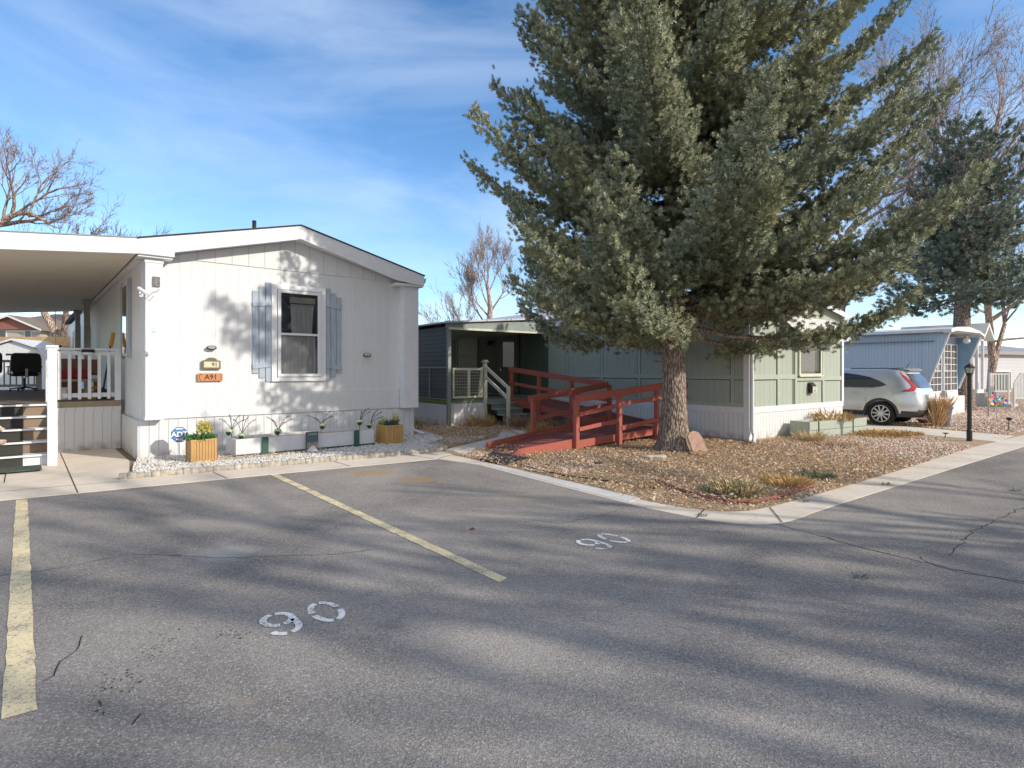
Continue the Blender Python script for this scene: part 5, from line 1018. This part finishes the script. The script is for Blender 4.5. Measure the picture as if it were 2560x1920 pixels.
N = 72; mb = MB()
for z_ in zsv:
    L_ = [surf(z_, i/N) for i in range(N+1)]; L_ += [(p[0], -p[1], p[2]) for p in L_[-2:0:-1]]; mb.v += L_
n = 2*N
for j in range(len(zsv)-1):
    for i in range(n): mb.f.append((j*n+i, j*n+(i+1) % n, (j+1)*n+(i+1) % n, (j+1)*n+i))
mb.f.append(tuple(range(n))); mb.f.append(tuple(range((len(zsv)-1)*n, len(zsv)*n)))
body = mb.build('body', M_car, V, smooth=True)
cut = MB()
for wx in (1.0, 3.62):
    for s in (-1, 1): cut.lathe([(.40, s*.60), (.40, s*1.2)], (wx, 0, .345), 36, 1)
cu = cut.build('cut', M_car, V)
bo = body.modifiers.new('b', 'BOOLEAN'); bo.operation = 'DIFFERENCE'; bo.object = cu; bo.solver = 'EXACT'
bpy.context.view_layer.update(); dg = bpy.context.evaluated_depsgraph_get(); nm = bpy.data.meshes.new_from_object(body.evaluated_get(dg)); body.modifiers.clear(); body.data = nm; bpy.data.objects.remove(cu)
def patch(name, rows, mat, off=.006, n=14, parent=V, mir=True):   # rows: (z, t0, t1)
    for s in ((1, -1) if mir else (1,)):
        mb = MB(); vs = []
        for z_, a, b in rows: vs += [(p[0], p[1]*s, p[2]) for p in (surf(z_, a+(b-a)*i/n, off) for i in range(n+1))]
        mb.add(vs, [(j*(n+1)+i, j*(n+1)+i+1, (j+1)*(n+1)+i+1, (j+1)*(n+1)+i) for j in range(len(rows)-1) for i in range(n)]); mb.build(name, mat, parent, smooth=True)
def rows(pts, m=6):     # pts: (z, x0, x1) corner lines, interpolated
    out_ = []
    for (z0, a0, b0), (z1, a1, b1) in zip(pts[:-1], pts[1:]):
        for i in range(m): k = i/m; out_.append((z0+(z1-z0)*k, tx(z0+(z1-z0)*k, a0+(a1-a0)*k), tx(z0+(z1-z0)*k, b0+(b1-b0)*k)))
    z1, a1, b1 = pts[-1]; out_.append((z1, tx(z1, a1), tx(z1, b1))); return out_
patch('side_window', rows([(1.10, 1.22, 3.1), (1.14, .98, 3.1), (1.19, .86, 3.05), (1.30, 1.05, 2.92), (1.40, 1.30, 2.80), (1.47, 1.60, 2.68), (1.52, 1.95, 2.6)]), M_cglass, .008, 30)
patch('window_trim', rows([(1.075, 1.25, 3.1), (1.098, 1.10, 3.1)], 2), M_chr, .010, 20)
patch('pillar', rows([(1.11, 2.02, 2.10), (1.49, 2.02, 2.10)]), M_clad, .012, 3)
tl = []
for z_, ya, xb in ((1.00, .80, .50), (1.03, .72, .46), (1.07, .66, .34), (1.12, .62, .28), (1.18, .63, .29), (1.25, .645, .34), (1.33, .65, .42), (1.42, .645, .50), (1.50, .64, .56), (1.55, .63, .60), (1.58, .625, .585)):
    tl.append((z_, ty(z_, min(ya, hw(z_)-.03)), tx(z_, xb)))
patch('tail_light', tl, M_redl, .016, 12)
patch('reverse_light', [(z_, ty(z_, .66), tx(z_, .30)) for z_ in (.955, .975, .995)], M_rim, .014, 8)
rw = [(z_, 0.0, ty(z_, hw(z_)*.80)) for z_ in np.linspace(1.10, 1.50, 9)]
mb = MB(); vs = []; n = 12
for z_, a, b in rw:
    P_ = [surf(z_, a+(b-a)*i/n, .008) for i in range(n+1)]; vs += [(p[0], -p[1], p[2]) for p in P_[::-1]]+P_[1:]
k_ = 2*n+1; mb.add(vs, [(j*k_+i, j*k_+i+1, (j+1)*k_+i+1, (j+1)*k_+i) for j in range(len(rw)-1) for i in range(2*n)]); mb.build('rear_window', M_cglass, V, smooth=True)
mb = MB(); vs = []
for z_, o_ in ((.27, .0), (.30, .014), (.40, .016), (.44, .014), (.45, .004)):
    P_ = [surf(max(.28, z_), tx(.4, .50)*i/n*1.0, o_) for i in range(n+1)]; P_ = [(p[0], p[1], z_ + (.08 if (z_ > .4 and p[1] < .7) else 0)) for p in P_]; vs += [(p[0], -p[1], p[2]) for p in P_[::-1]]+P_[1:]
mb.add(vs, [(j*k_+i, j*k_+i+1, (j+1)*k_+i+1, (j+1)*k_+i) for j in range(4) for i in range(2*n)]); mb.build('bumper_skirt', M_clad, V, smooth=True)
patch('sill', [(z_, tx(.4, 1.42), tx(.4, 3.2)) for z_ in (.282, .33, .38, .42)], M_clad, .014, 10)
for wx in (1.0, 3.62):
    for s in (-1, 1):
        mb = MB(); vs = []; N2 = 28
        for i in range(N2+1):
            a = R(-14+208*i/N2)
            for r_, dy in ((.395, -.06), (.395, .012), (.452, .012), (.462, -.02)): z_ = .345+r_*math.sin(a); x_ = wx+r_*math.cos(a); vs.append((x_, s*(hw(max(.28, z_))+dy-(.02 if x_ < .6 else 0)), max(.275, z_)))
        mb.add(vs, [(4*i+j, 4*i+4+j, 4*i+5+j, 4*i+1+j) for i in range(N2) for j in range(3)]); mb.build('arch_trim', M_clad, V, smooth=True)
        wh = bpy.data.objects.new('wheel', None)
        ty_ = MB().lathe([(.24, s*.66), (.335, s*.665), (.352, s*.69), (.352, s*.84), (.335, s*.875), (.245, s*.88), (.235, s*.84)], (wx, 0, .352), 40, 1).build('wheel', M_tyre, V, smooth=False)
        rm = MB().lathe([(.246, s*.84), (.246, s*.872), (.228, s*.872), (.222, s*.83), (.06, s*.82), (.055, s*.86), (.0, s*.865)], (wx, 0, .352), 40, 1); rm.f.pop(); rm.f.pop(); 
        sp_ = MB()
        for k in range(10):
            a = R(36*k+6); d = Vector((math.cos(a), 0, math.sin(a))); q = Vector((-d.z, 0, d.x)); c = Vector((wx, s*.862, .352)); sp_.obox(c+d*.135, d*.098, q*(.018), Vector((0, .012, 0)))
        MB().lathe([(.243, s*.835), (.0, s*.832)], (wx, 0, .352), 30, 1).build('brake_dark', M_tyre, ty_)
        rim = MB().lathe([(.247, s*.84), (.247, s*.874), (.226, s*.874), (.224, s*.84)], (wx, 0, .352), 40, 1)
        rim.f.pop(); rim.f.pop(); rim.v, rim.f = rim.v, rim.f
        o_ = len(rim.v); rim.v += sp_.v; rim.f += [tuple(i+o_ for i in f) for f in sp_.f]; rim.lathe([(.052, s*.85), (.052, s*.876), (.0, s*.878)], (wx, 0, .352), 16, 1)
        rim.build('rim', M_rim, ty_); bpy.data.objects.remove(wh)
dl = MB()
for x_ in (1.38, 2.06):
    for za, zb in ((.45, .75), (.75, 1.07)): pa, pb = surf(za, tx(za, x_ + (0 if za > .7 else -.0)), .003), surf(zb, tx(zb, x_), .003); dl.beam(pa, pb, .006, .008, (0, 1, 0))
dl.build('door_gap', M_blk, V)
pa = surf(.96, tx(.96, 1.52), .02); pb = surf(.965, tx(.965, 1.74), .02); MB().tube([pa, ((pa[0]+pb[0])/2, pa[1]+.012, .965), pb], .014, 8).build('door_handle', M_car, V)
fc = surf(.93, tx(.93, .78), .004); MB().lathe([(.083, fc[1]-.008), (.083, fc[1]+.002), (.076, fc[1]+.003), (.074, fc[1]-.004)], (fc[0], 0, .93), 24, 1).build('fuel_cap', M_car, V)
MB().prism([(.40, 1.60), (.33, 1.585), (.42, 1.655), (.8, 1.685), (.8, 1.66)], 1, -.55, .55).build('spoiler', M_car, V, .008)
MB().tube([(.62, 0, 1.68), (.50, 0, 1.86)], [.010, .003], 6).build('antenna', M_blk, V); MB().box(.5, 1.9, .56, .59, 1.655, 1.675).build('roof_rail', M_clad, V, .005)
MB().box(-.012, .05, -.26, .26, .80, .92).build('number_plate', M_white, V)
# ================================================================== THE PALE BLUE HOME
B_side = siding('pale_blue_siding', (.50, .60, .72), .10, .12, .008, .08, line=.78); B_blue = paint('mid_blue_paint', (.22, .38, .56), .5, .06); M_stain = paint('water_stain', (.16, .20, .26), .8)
Q = thing('blue_mobile_home', 'pale blue mobile home with flared corner fins and tall paned front windows', 'mobile home', (BO[0], BO[1], 0), BA)
MB().box(0, 4.1, .27, 20, .55, 2.80).build('wall', B_side, Q); MB().box(.02, 4.15, .2, 20, 0, .545).box(-.05, 4.2, .05, .26, 0, .66).build('skirting', MATS['wavy_skirting'], Q)
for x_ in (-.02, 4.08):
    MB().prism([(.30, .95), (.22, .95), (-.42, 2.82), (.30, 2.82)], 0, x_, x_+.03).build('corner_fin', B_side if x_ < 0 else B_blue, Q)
    MB().beam((x_+.015, .20, .93), (x_+.015, -.44, 2.83), .06, .05).build('fin_trim', W_trim, Q)
MB().prism([(-.16, 2.82), (-.16, 2.93), (.5, 3.02), (2.05, 3.10), (3.6, 3.02), (4.30, 2.92), (4.30, 2.84), (3.6, 2.94), (.5, 2.90)], 1, -.52, 20.2).build('roof', paint('white_roof', (.74, .72, .72), .5, .06, 5, .2, .1), Q)
MB().box(-.17, -.162, -.3, 20, 2.80, 2.84).box(-.10, -.001, -.05, 20, 2.55, 2.565).build('stain_line', M_stain, Q)
def tallwin(x0, x1, nx, sk=0.0):
    zs0, zs1, y_ = .88, 2.52, .262
    f_ = MB().box(x0-.05, x0, y_-.05, y_, zs0-.05, zs1+.05).box(x1, x1+.05, y_-.05, y_, zs0-.05, zs1+.05).box(x0, x1, y_-.05, y_, zs1, zs1+.05).box(x0, x1, y_-.05, y_, zs0-.05, zs0).build('window', W_trim, Q)
    MB().box(x0, x1, y_-.02, y_-.015, zs0, zs1).build('pane', M_glass, f_); mb = MB()
    for i in range(1, nx): mb.box(x0+(x1-x0)*i/nx-.012, x0+(x1-x0)*i/nx+.012, y_-.035, y_-.021, zs0, zs1)
    for i in range(1, 7): mb.box(x0, x1, y_-.036, y_-.0205, zs0+(zs1-zs0)*i/7-(.018 if i == 3 else .011), zs0+(zs1-zs0)*i/7+.011)
    mb.build('muntin', W_trim, f_); cu_ = MB()
    for i in range(14): cu_.box(x0+(x1-x0)*(i+.1)/14, x0+(x1-x0)*(i+.8)/14, y_-.010, y_-.004, zs0, zs1)
    cu_.build('curtain', paint('tan_curtain', (.60, .48, .38), .9), f_)
tallwin(.55, 1.85, 3); tallwin(2.25, 3.05, 2); tallwin(3.13, 3.93, 2)
MB().box(.03, 4.05, .22, .268, .62, .82).build('front_band', W_trim, Q)
t = thing('globe_light', 'white globe light under the blue home roof corner', 'light', LB(3.75, -.1, 2.72), BA); MB().lathe([(.02, -.14), (.10, -.10), (.12, -.03), (.09, .06), (.05, .10)], (0, 0, 0), 16).build('globe', M_white, t, smooth=True); MB().lathe([(.06, .10), (.06, .13)], (0, 0, 0), 12).build('base', M_chr, t)
t = thing('wall_box', 'grey junction box on the white front band of the blue home', 'utility box', LB(1.95, .10, .60), BA); MB().box(-.12, .12, 0, .12, 0, .28).build('box', paint('grey_box', (.35, .35, .35)), t, .01); MB().lathe([(.07, -.01), (.07, .001)], (0, 0, .15), 14, 1).build('dial', M_dglass, t)
# planter of dry grass beside the car
t = thing('grass_pot', 'dark grey pot of tall drooping straw grass behind the silver car', 'pot', gp(2352, 1066), 20)
MB().lathe([(.20, 0), (.27, .50), (.30, .52), (.30, .56), (.26, .56), (.24, .5)], (0, 0, 0), 20).build('pot', paint('slate_pot', (.12, .125, .14), .6, .2, 9), t)
leafclump('grass', t, 420, -.12, 0, .32, .22, .30, island('straw_orange', [(.55, .34, .16), (.66, .44, .24), (.45, .26, .12), (.72, .55, .34)], .8), 71, .02, .40, .5); leafclump('drooping_grass', t, 340, -.34, -.1, .02, .16, .5, MATS['straw_orange'], 72, .02, .36, .3)
t = thing('hanging_pot', 'low brown bowl on the gravel behind the car bumper', 'bowl', gp(2312, 1060), 0); MB().lathe([(.10, 0), (.22, .14), (.24, .15), (.20, .14)], (0, 0, 0), 18).build('bowl', paint('terracotta', (.28, .12, .08)), t)
# lamp post
t = thing('lamp_post', 'black lamp post with a small lantern at the driveway edge', 'lamp post', gp(2423.6, 1103), 0)
MB().lathe([(.055, 0), (.055, .25), (.045, .27), (.042, 1.46), (.05, 1.47), (.05, 1.50)], (0, 0, 0), 16).build('pole', M_blk, t)
MB().lathe([(.045, 1.50), (.075, 1.52), (.075, 1.54)], (0, 0, 0), 6).lathe([(.105, 1.66), (.11, 1.675), (.05, 1.73), (.015, 1.75), (.012, 1.79)], (0, 0, 0), 6).build('lantern_frame', M_blk, t)
mb = MB()
for k in range(6): a = R(60*k); mb.tube([(.07*math.cos(a), .07*math.sin(a), 1.54), (.10*math.cos(a), .10*math.sin(a), 1.665)], .006, 4)
mb.build('lantern_bars', M_blk, t); MB().lathe([(.06, 1.545), (.088, 1.66)], (0, 0, 0), 6).build('lantern_glass', glass('frosted', (.45, .45, .42), .3), t)
# small solar stakes
def stake(loc, label):
    t = thing('solar_stake_light', label, 'path light', loc, 0, 'small solar stake lights'); MB().tube([(0, 0, 0), (.02, 0, .30)], .009, 6).build('stake', M_blk, t); MB().lathe([(.03, .28), (.07, .33), (.075, .34), (.03, .36)], (.02, 0, 0), 12).build('head', M_blk, t); return t
stake(gp(2521, 1078), 'black solar stake light in the pink rocks beyond the driveway'); stake(gp(2362, 1095, .0), 'black solar stake light at the near edge of the driveway').scale = (1, 1, .35)
# pinwheel flower and its sign post
t = thing('sign_stake', 'thin grey metal post beside the colourful pinwheel', 'post', gp(2471, 1042), 0); MB().tube([(0, 0, 0), (0, 0, 1.55)], .028, 8).build('post_shaft', paint('grey_metal', (.35, .35, .36), .5), t); MB().tube([(0, 0, 1.0), (0, -.02, 2.0)], .012, 6).build('thin_rod', MATS['grey_metal'], t)
t = thing('pinwheel', 'multicoloured pinwheel flower standing in the far rock garden', 'pinwheel', (gp(2488, 1016)[0], gp(2488, 1016)[1]-7.6, 0), 0)
pw = (gp(2492, 1016)); zc = EYE-(1000-926)/FPX*18.5; t.location = ((2491-1280)/FPX*18.5, 18.5, 0)
MB().tube([(0, 0, 0), (0, 0, zc)], .012, 6).build('stick', M_chr, t); cols = [(.75, .05, .12), (.85, .25, .03), (.80, .65, .05), (.10, .45, .12), (.08, .30, .65), (.40, .12, .55), (.80, .20, .45), (.15, .55, .60)]
for i in range(24):
    ring = i % 3; a = R(i*15+ring*5); r0, r1 = ((.02, .15), (.12, .25), (.20, .34))[ring]; c = cols[i*3 % 8]; mb = MB(); d = Vector((math.cos(a), 0, math.sin(a)*.72)); q = Vector((-math.sin(a), 0, math.cos(a)))
    p0 = Vector((0, -.03*ring, zc)); mb.add([p0+d*r0-q*.02, p0+d*r0+q*.02, p0+d*(r0+r1)/2+q*.06+Vector((0, -.03, 0)), p0+d*r1, p0+d*(r0+r1)/2-q*.055], [(0, 1, 2, 3, 4)]); mb.build('petal', paint('petal_%d' % (i*3 % 8), c, .5, bump=0), t)
MB().lathe([(.0, -.12), (.05, -.10), (.06, -.06)], (0, 0, zc), 12, 1).build('hub', paint('petal_hub', (.3, .65, .85), .4, bump=0), t)
# far white porch with gable and stairs
PO = (20.45, 25.4, 0); P_ = thing('white_porch', 'small white porch with a gabled roof, stairs and picket railings beyond the lamp post', 'porch', PO, AA)
wl = paint('porch_white', (.78, .77, .75), .6, .05)
for x_ in (.0, 1.05):
    for y_ in (0, 1.2): MB().box(x_-.05, x_+.05, y_-.05, y_+.05, .75, 2.95).build('column', wl, P_)
MB().prism([(-.45, 2.93), (.52, 3.55), (1.5, 2.93), (1.5, 3.08), (.52, 3.70), (-.45, 3.08)], 1, -.35, 3).build('roof', wl, P_); MB().prism([(-.1, 2.93), (1.15, 2.93), (.52, 3.36)], 1, -.05, .0).build('gable', wl, P_)
MB().box(-.2, 1.3, 0, 3, .6, .75).box(-.2, 1.3, 0, .03, 0, .6).build('floor', wl, P_)
for i in range(4): MB().box(-.15, 1.25, -.30*(i+1), -.30*i, 0, .60-.15*i).build('step', paint('porch_step', (.55, .54, .52)), P_)
def picket(x0, x1, y_, z0, z1, par):
    mb = MB().box(x0, x1, y_-.03, y_+.03, z1-.06, z1).box(x0, x1, y_-.03, y_+.03, z0, z0+.06); n = int((x1-x0)/.14)
    for i in range(n+1): a = x0+(x1-x0)*i/n; mb.box(a-.025, a+.025, y_-.02, y_+.02, z0, z1)
    mb.build('railing', wl, par)
picket(-.2, .9, 2.9, .75, 1.75, P_)
def turned(mb, name): o = mb.build(name, wl, P_); o.location = (-.03, -.5, 0); o.rotation_euler = (0, 0, R(-AA)); return o
mb = MB().box(0, .72, -.03, .03, 1.41, 1.47).box(0, .72, -.03, .03, .66, .72)
for i in range(6): mb.box(.06+i*.125, .10+i*.125, -.02, .02, .72, 1.41)
turned(mb, 'railing'); turned(MB().box(-.06, 0, -.04, .04, 0, 1.5), 'railing_post'); turned(MB().box(.72, .78, -.04, .04, 0, 1.5), 'railing_post')
mb = MB().beam((.50, -.55, 1.02), (.80, -.55, 1.47), .05, .05).box(.80, 1.22, -.58, -.52, 1.45, 1.50).box(1.17, 1.22, -.58, -.52, 0, 1.45).box(.50, .55, -.58, -.52, 0, 1.0).box(.55, 1.17, -.58, -.52, .40, .45)
for i in range(9): mb.box(.575+i*.067, .62+i*.067, -.57, -.53, .45, min(1.45, 1.08+i*.1))
turned(mb, 'stair_panel')
g_ = thing('grey_house', 'low pale grey house with a dark green lower window at the far right edge', 'house', (27.5, 34, 0), 25)
MB().box(-3, 9, 0, 6, .5, 2.6).build('wall', siding('pale_grey_siding', (.58, .58, .62), .2, .08, .004, .05, line=.85, horiz=True), g_); MB().prism([(-.3, 2.55), (-.3, 2.75), (3, 3.3), (6.3, 2.75), (6.3, 2.55)], 0, -3.3, 9.3).build('roof', paint('grey_roof', (.35, .33, .33)), g_); MB().box(-3, 9, -.02, .5, 0, .5).build('foundation', paint('brown_base', (.30, .22, .19)), g_)
f_ = MB().box(1.6, 3.4, -.06, .0, .3, 1.6).build('window', W_trim, g_); MB().box(1.7, 3.3, -.08, -.061, .4, 1.5).build('pane', paint('green_pane', (.045, .07, .025), .3), f_)
# a low hedge line and distant roofs on the horizon to the right
tb_ = thing('blue_shed', 'second pale roofed home just visible above the blue home', 'mobile home', (17.5, 33, 0), 40); MB().box(-2, 2.5, 0, 14, 0, 3.0).build('wall', siding('tan_siding', (.5, .46, .42), .2, .06, .004, .05), tb_); MB().prism([(-2.2, 3.0), (.2, 3.7), (2.7, 3.0), (2.7, 3.1), (.2, 3.85), (-2.2, 3.1)], 1, -.2, 14.2).build('roof', paint('brown_roof', (.20, .15, .13)), tb_)
# ================================================================== BEYOND THE CARPORT
M_shedw = siding('shed_white', (.78, .78, .78), .2, .05, .004, .04, line=.85)
t = thing('garden_shed', 'white gambrel roofed garden shed behind the porch deck', 'shed', (-20.75, 24, -.12), 8)
MB().prism([(-1.55, 0), (1.5, 0), (1.5, 1.95), (.95, 2.58), (0, 2.93), (-1.0, 2.58), (-1.55, 1.95)], 1, 0, 3.2).build('wall', M_shedw, t)
MB().prism([(-1.62, 1.9), (-1.05, 2.62), (0, 2.97), (1.0, 2.62), (1.57, 1.9), (1.63, 1.93), (1.04, 2.68), (0, 3.04), (-1.09, 2.68), (-1.68, 1.93)], 1, -.12, 3.3).build('roof', W_trim, t)
f_ = MB().box(-.75, .55, -.03, .0, .05, 1.9).build('door', W_trim, t); MB().box(-.11, -.09, -.035, -.0301, .05, 1.9).box(.38, .46, -.05, -.0301, .9, 1.05).build('door_gap', M_blk, f_); MB().box(-.25, .05, -.02, .0, 2.35, 2.42).build('gable_vent', M_blk, t)
M_fence = wood('cedar_fence', (.66, .40, .17), .7, .6, (9, 9, .5), .22)
t = thing('wooden_fence', 'tall orange cedar board fence behind the white garden shed', 'fence', (-27, 26.3, 0), -1.5)
mb = MB(); rs2 = random.Random(5)
for i in range(150): mb.box(i*.14, i*.14+.132, rs2.uniform(-.004, .004), .02, 0, 2.68+rs2.uniform(-.01, .01))
mb.build('fence_boards', M_fence, t); MB().box(0, 21, -.03, .05, 2.72, 3.12).box(0, 21, -.06, .08, 2.68, 2.72).build('top_rail', wood('fence_top', (.62, .38, .17), .7, .6, (1, 9, 1), .25), t)
MB().box(8.55, 8.66, -.08, -.03, 0, 3.05).box(15, 15.1, -.08, -.03, 0, 3.05).build('fence_post', W_trim, t)
M_bg = siding('beige_siding', (.48, .45, .39), .22, .1, .006, .05, line=.8, horiz=True); M_bg2 = siding('cream_siding', (.55, .55, .46), .22, .1, .006, .05, line=.85, horiz=True); M_rf = paint('brown_shingle', (.24, .19, .155), .9, .2, 30)
t = thing('two_storey_house', 'two storey beige house with a red gable beyond the fence', 'house', (-51.73, 60, 0), 6)
MB().box(-6.5, 2.5, 0, 9, 0, 6.0).build('wall', M_bg, t); MB().box(2.5, 9, 1.2, 9, 0, 6.0).build('side_wing', M_bg2, t)
MB().prism([(-3.4, 5.85), (2.6, 5.85), (.1, 7.0), (-.4, 7.0)], 1, -.35, -.3).build('gable', siding('red_siding', (.34, .14, .11), .25, .1, .01, .1, line=.8, horiz=True), t)
MB().prism([(-3.9, 5.70), (-.1, 7.15), (3.1, 5.72), (3.1, 5.88), (-.1, 7.33), (-3.9, 5.88)], 1, -.8, 4).build('gable_roof', M_rf, t); MB().prism([(-3.9, 5.66), (-.1, 7.11), (3.1, 5.68), (3.1, 5.86), (-.1, 7.31), (-3.9, 5.84)], 1, -.84, -.81).box(-6.5, 2.6, -.06, -.001, 5.6, 5.8).build('gable_trim', W_trim, t)
MB().add([(-6.8, -.2, 5.9), (9.4, .8, 5.9), (9.4, 9.4, 5.9), (-6.8, 9.4, 5.9), (1, 4.5, 7.9), (3.5, 4.5, 7.9)], [(0, 1, 5, 4), (1, 2, 5), (2, 3, 4, 5), (3, 0, 4)]).build('hip_roof', M_rf, t)
for x0, x1, z0, z1 in ((-2.1, -.8, 4.55, 5.75), (1.05, 1.6, 4.6, 5.7), (4.3, 4.9, 4.6, 5.5)):
    y_ = 0 if x0 < 2.5 else 1.2; f_ = MB().box(x0-.1, x1+.1, y_-.05, y_-.001, z0-.1, z1+.1).build('window', W_trim, t); MB().box(x0, x1, y_-.07, y_-.051, z0, z1).build('pane', M_dglass, f_)
    if x1-x0 > 1: MB().box((x0+x1)/2-.05, (x0+x1)/2+.05, y_-.085, y_-.071, z0, z1).build('muntin', W_trim, f_)
t = thing('neighbour_house', 'second beige house with a brown roof right of the red gabled one', 'house', (-56, 75, 0), 8)
MB().box(-1, 10, 0, 9, 0, 6.4).build('wall', M_bg2, t); MB().prism([(-.4, 6.3), (4.5, 8.4), (9.4, 6.3), (9.4, 6.5), (4.5, 8.6), (-.4, 6.5)], 0, -1.5, 10.5).build('roof', M_rf, t)
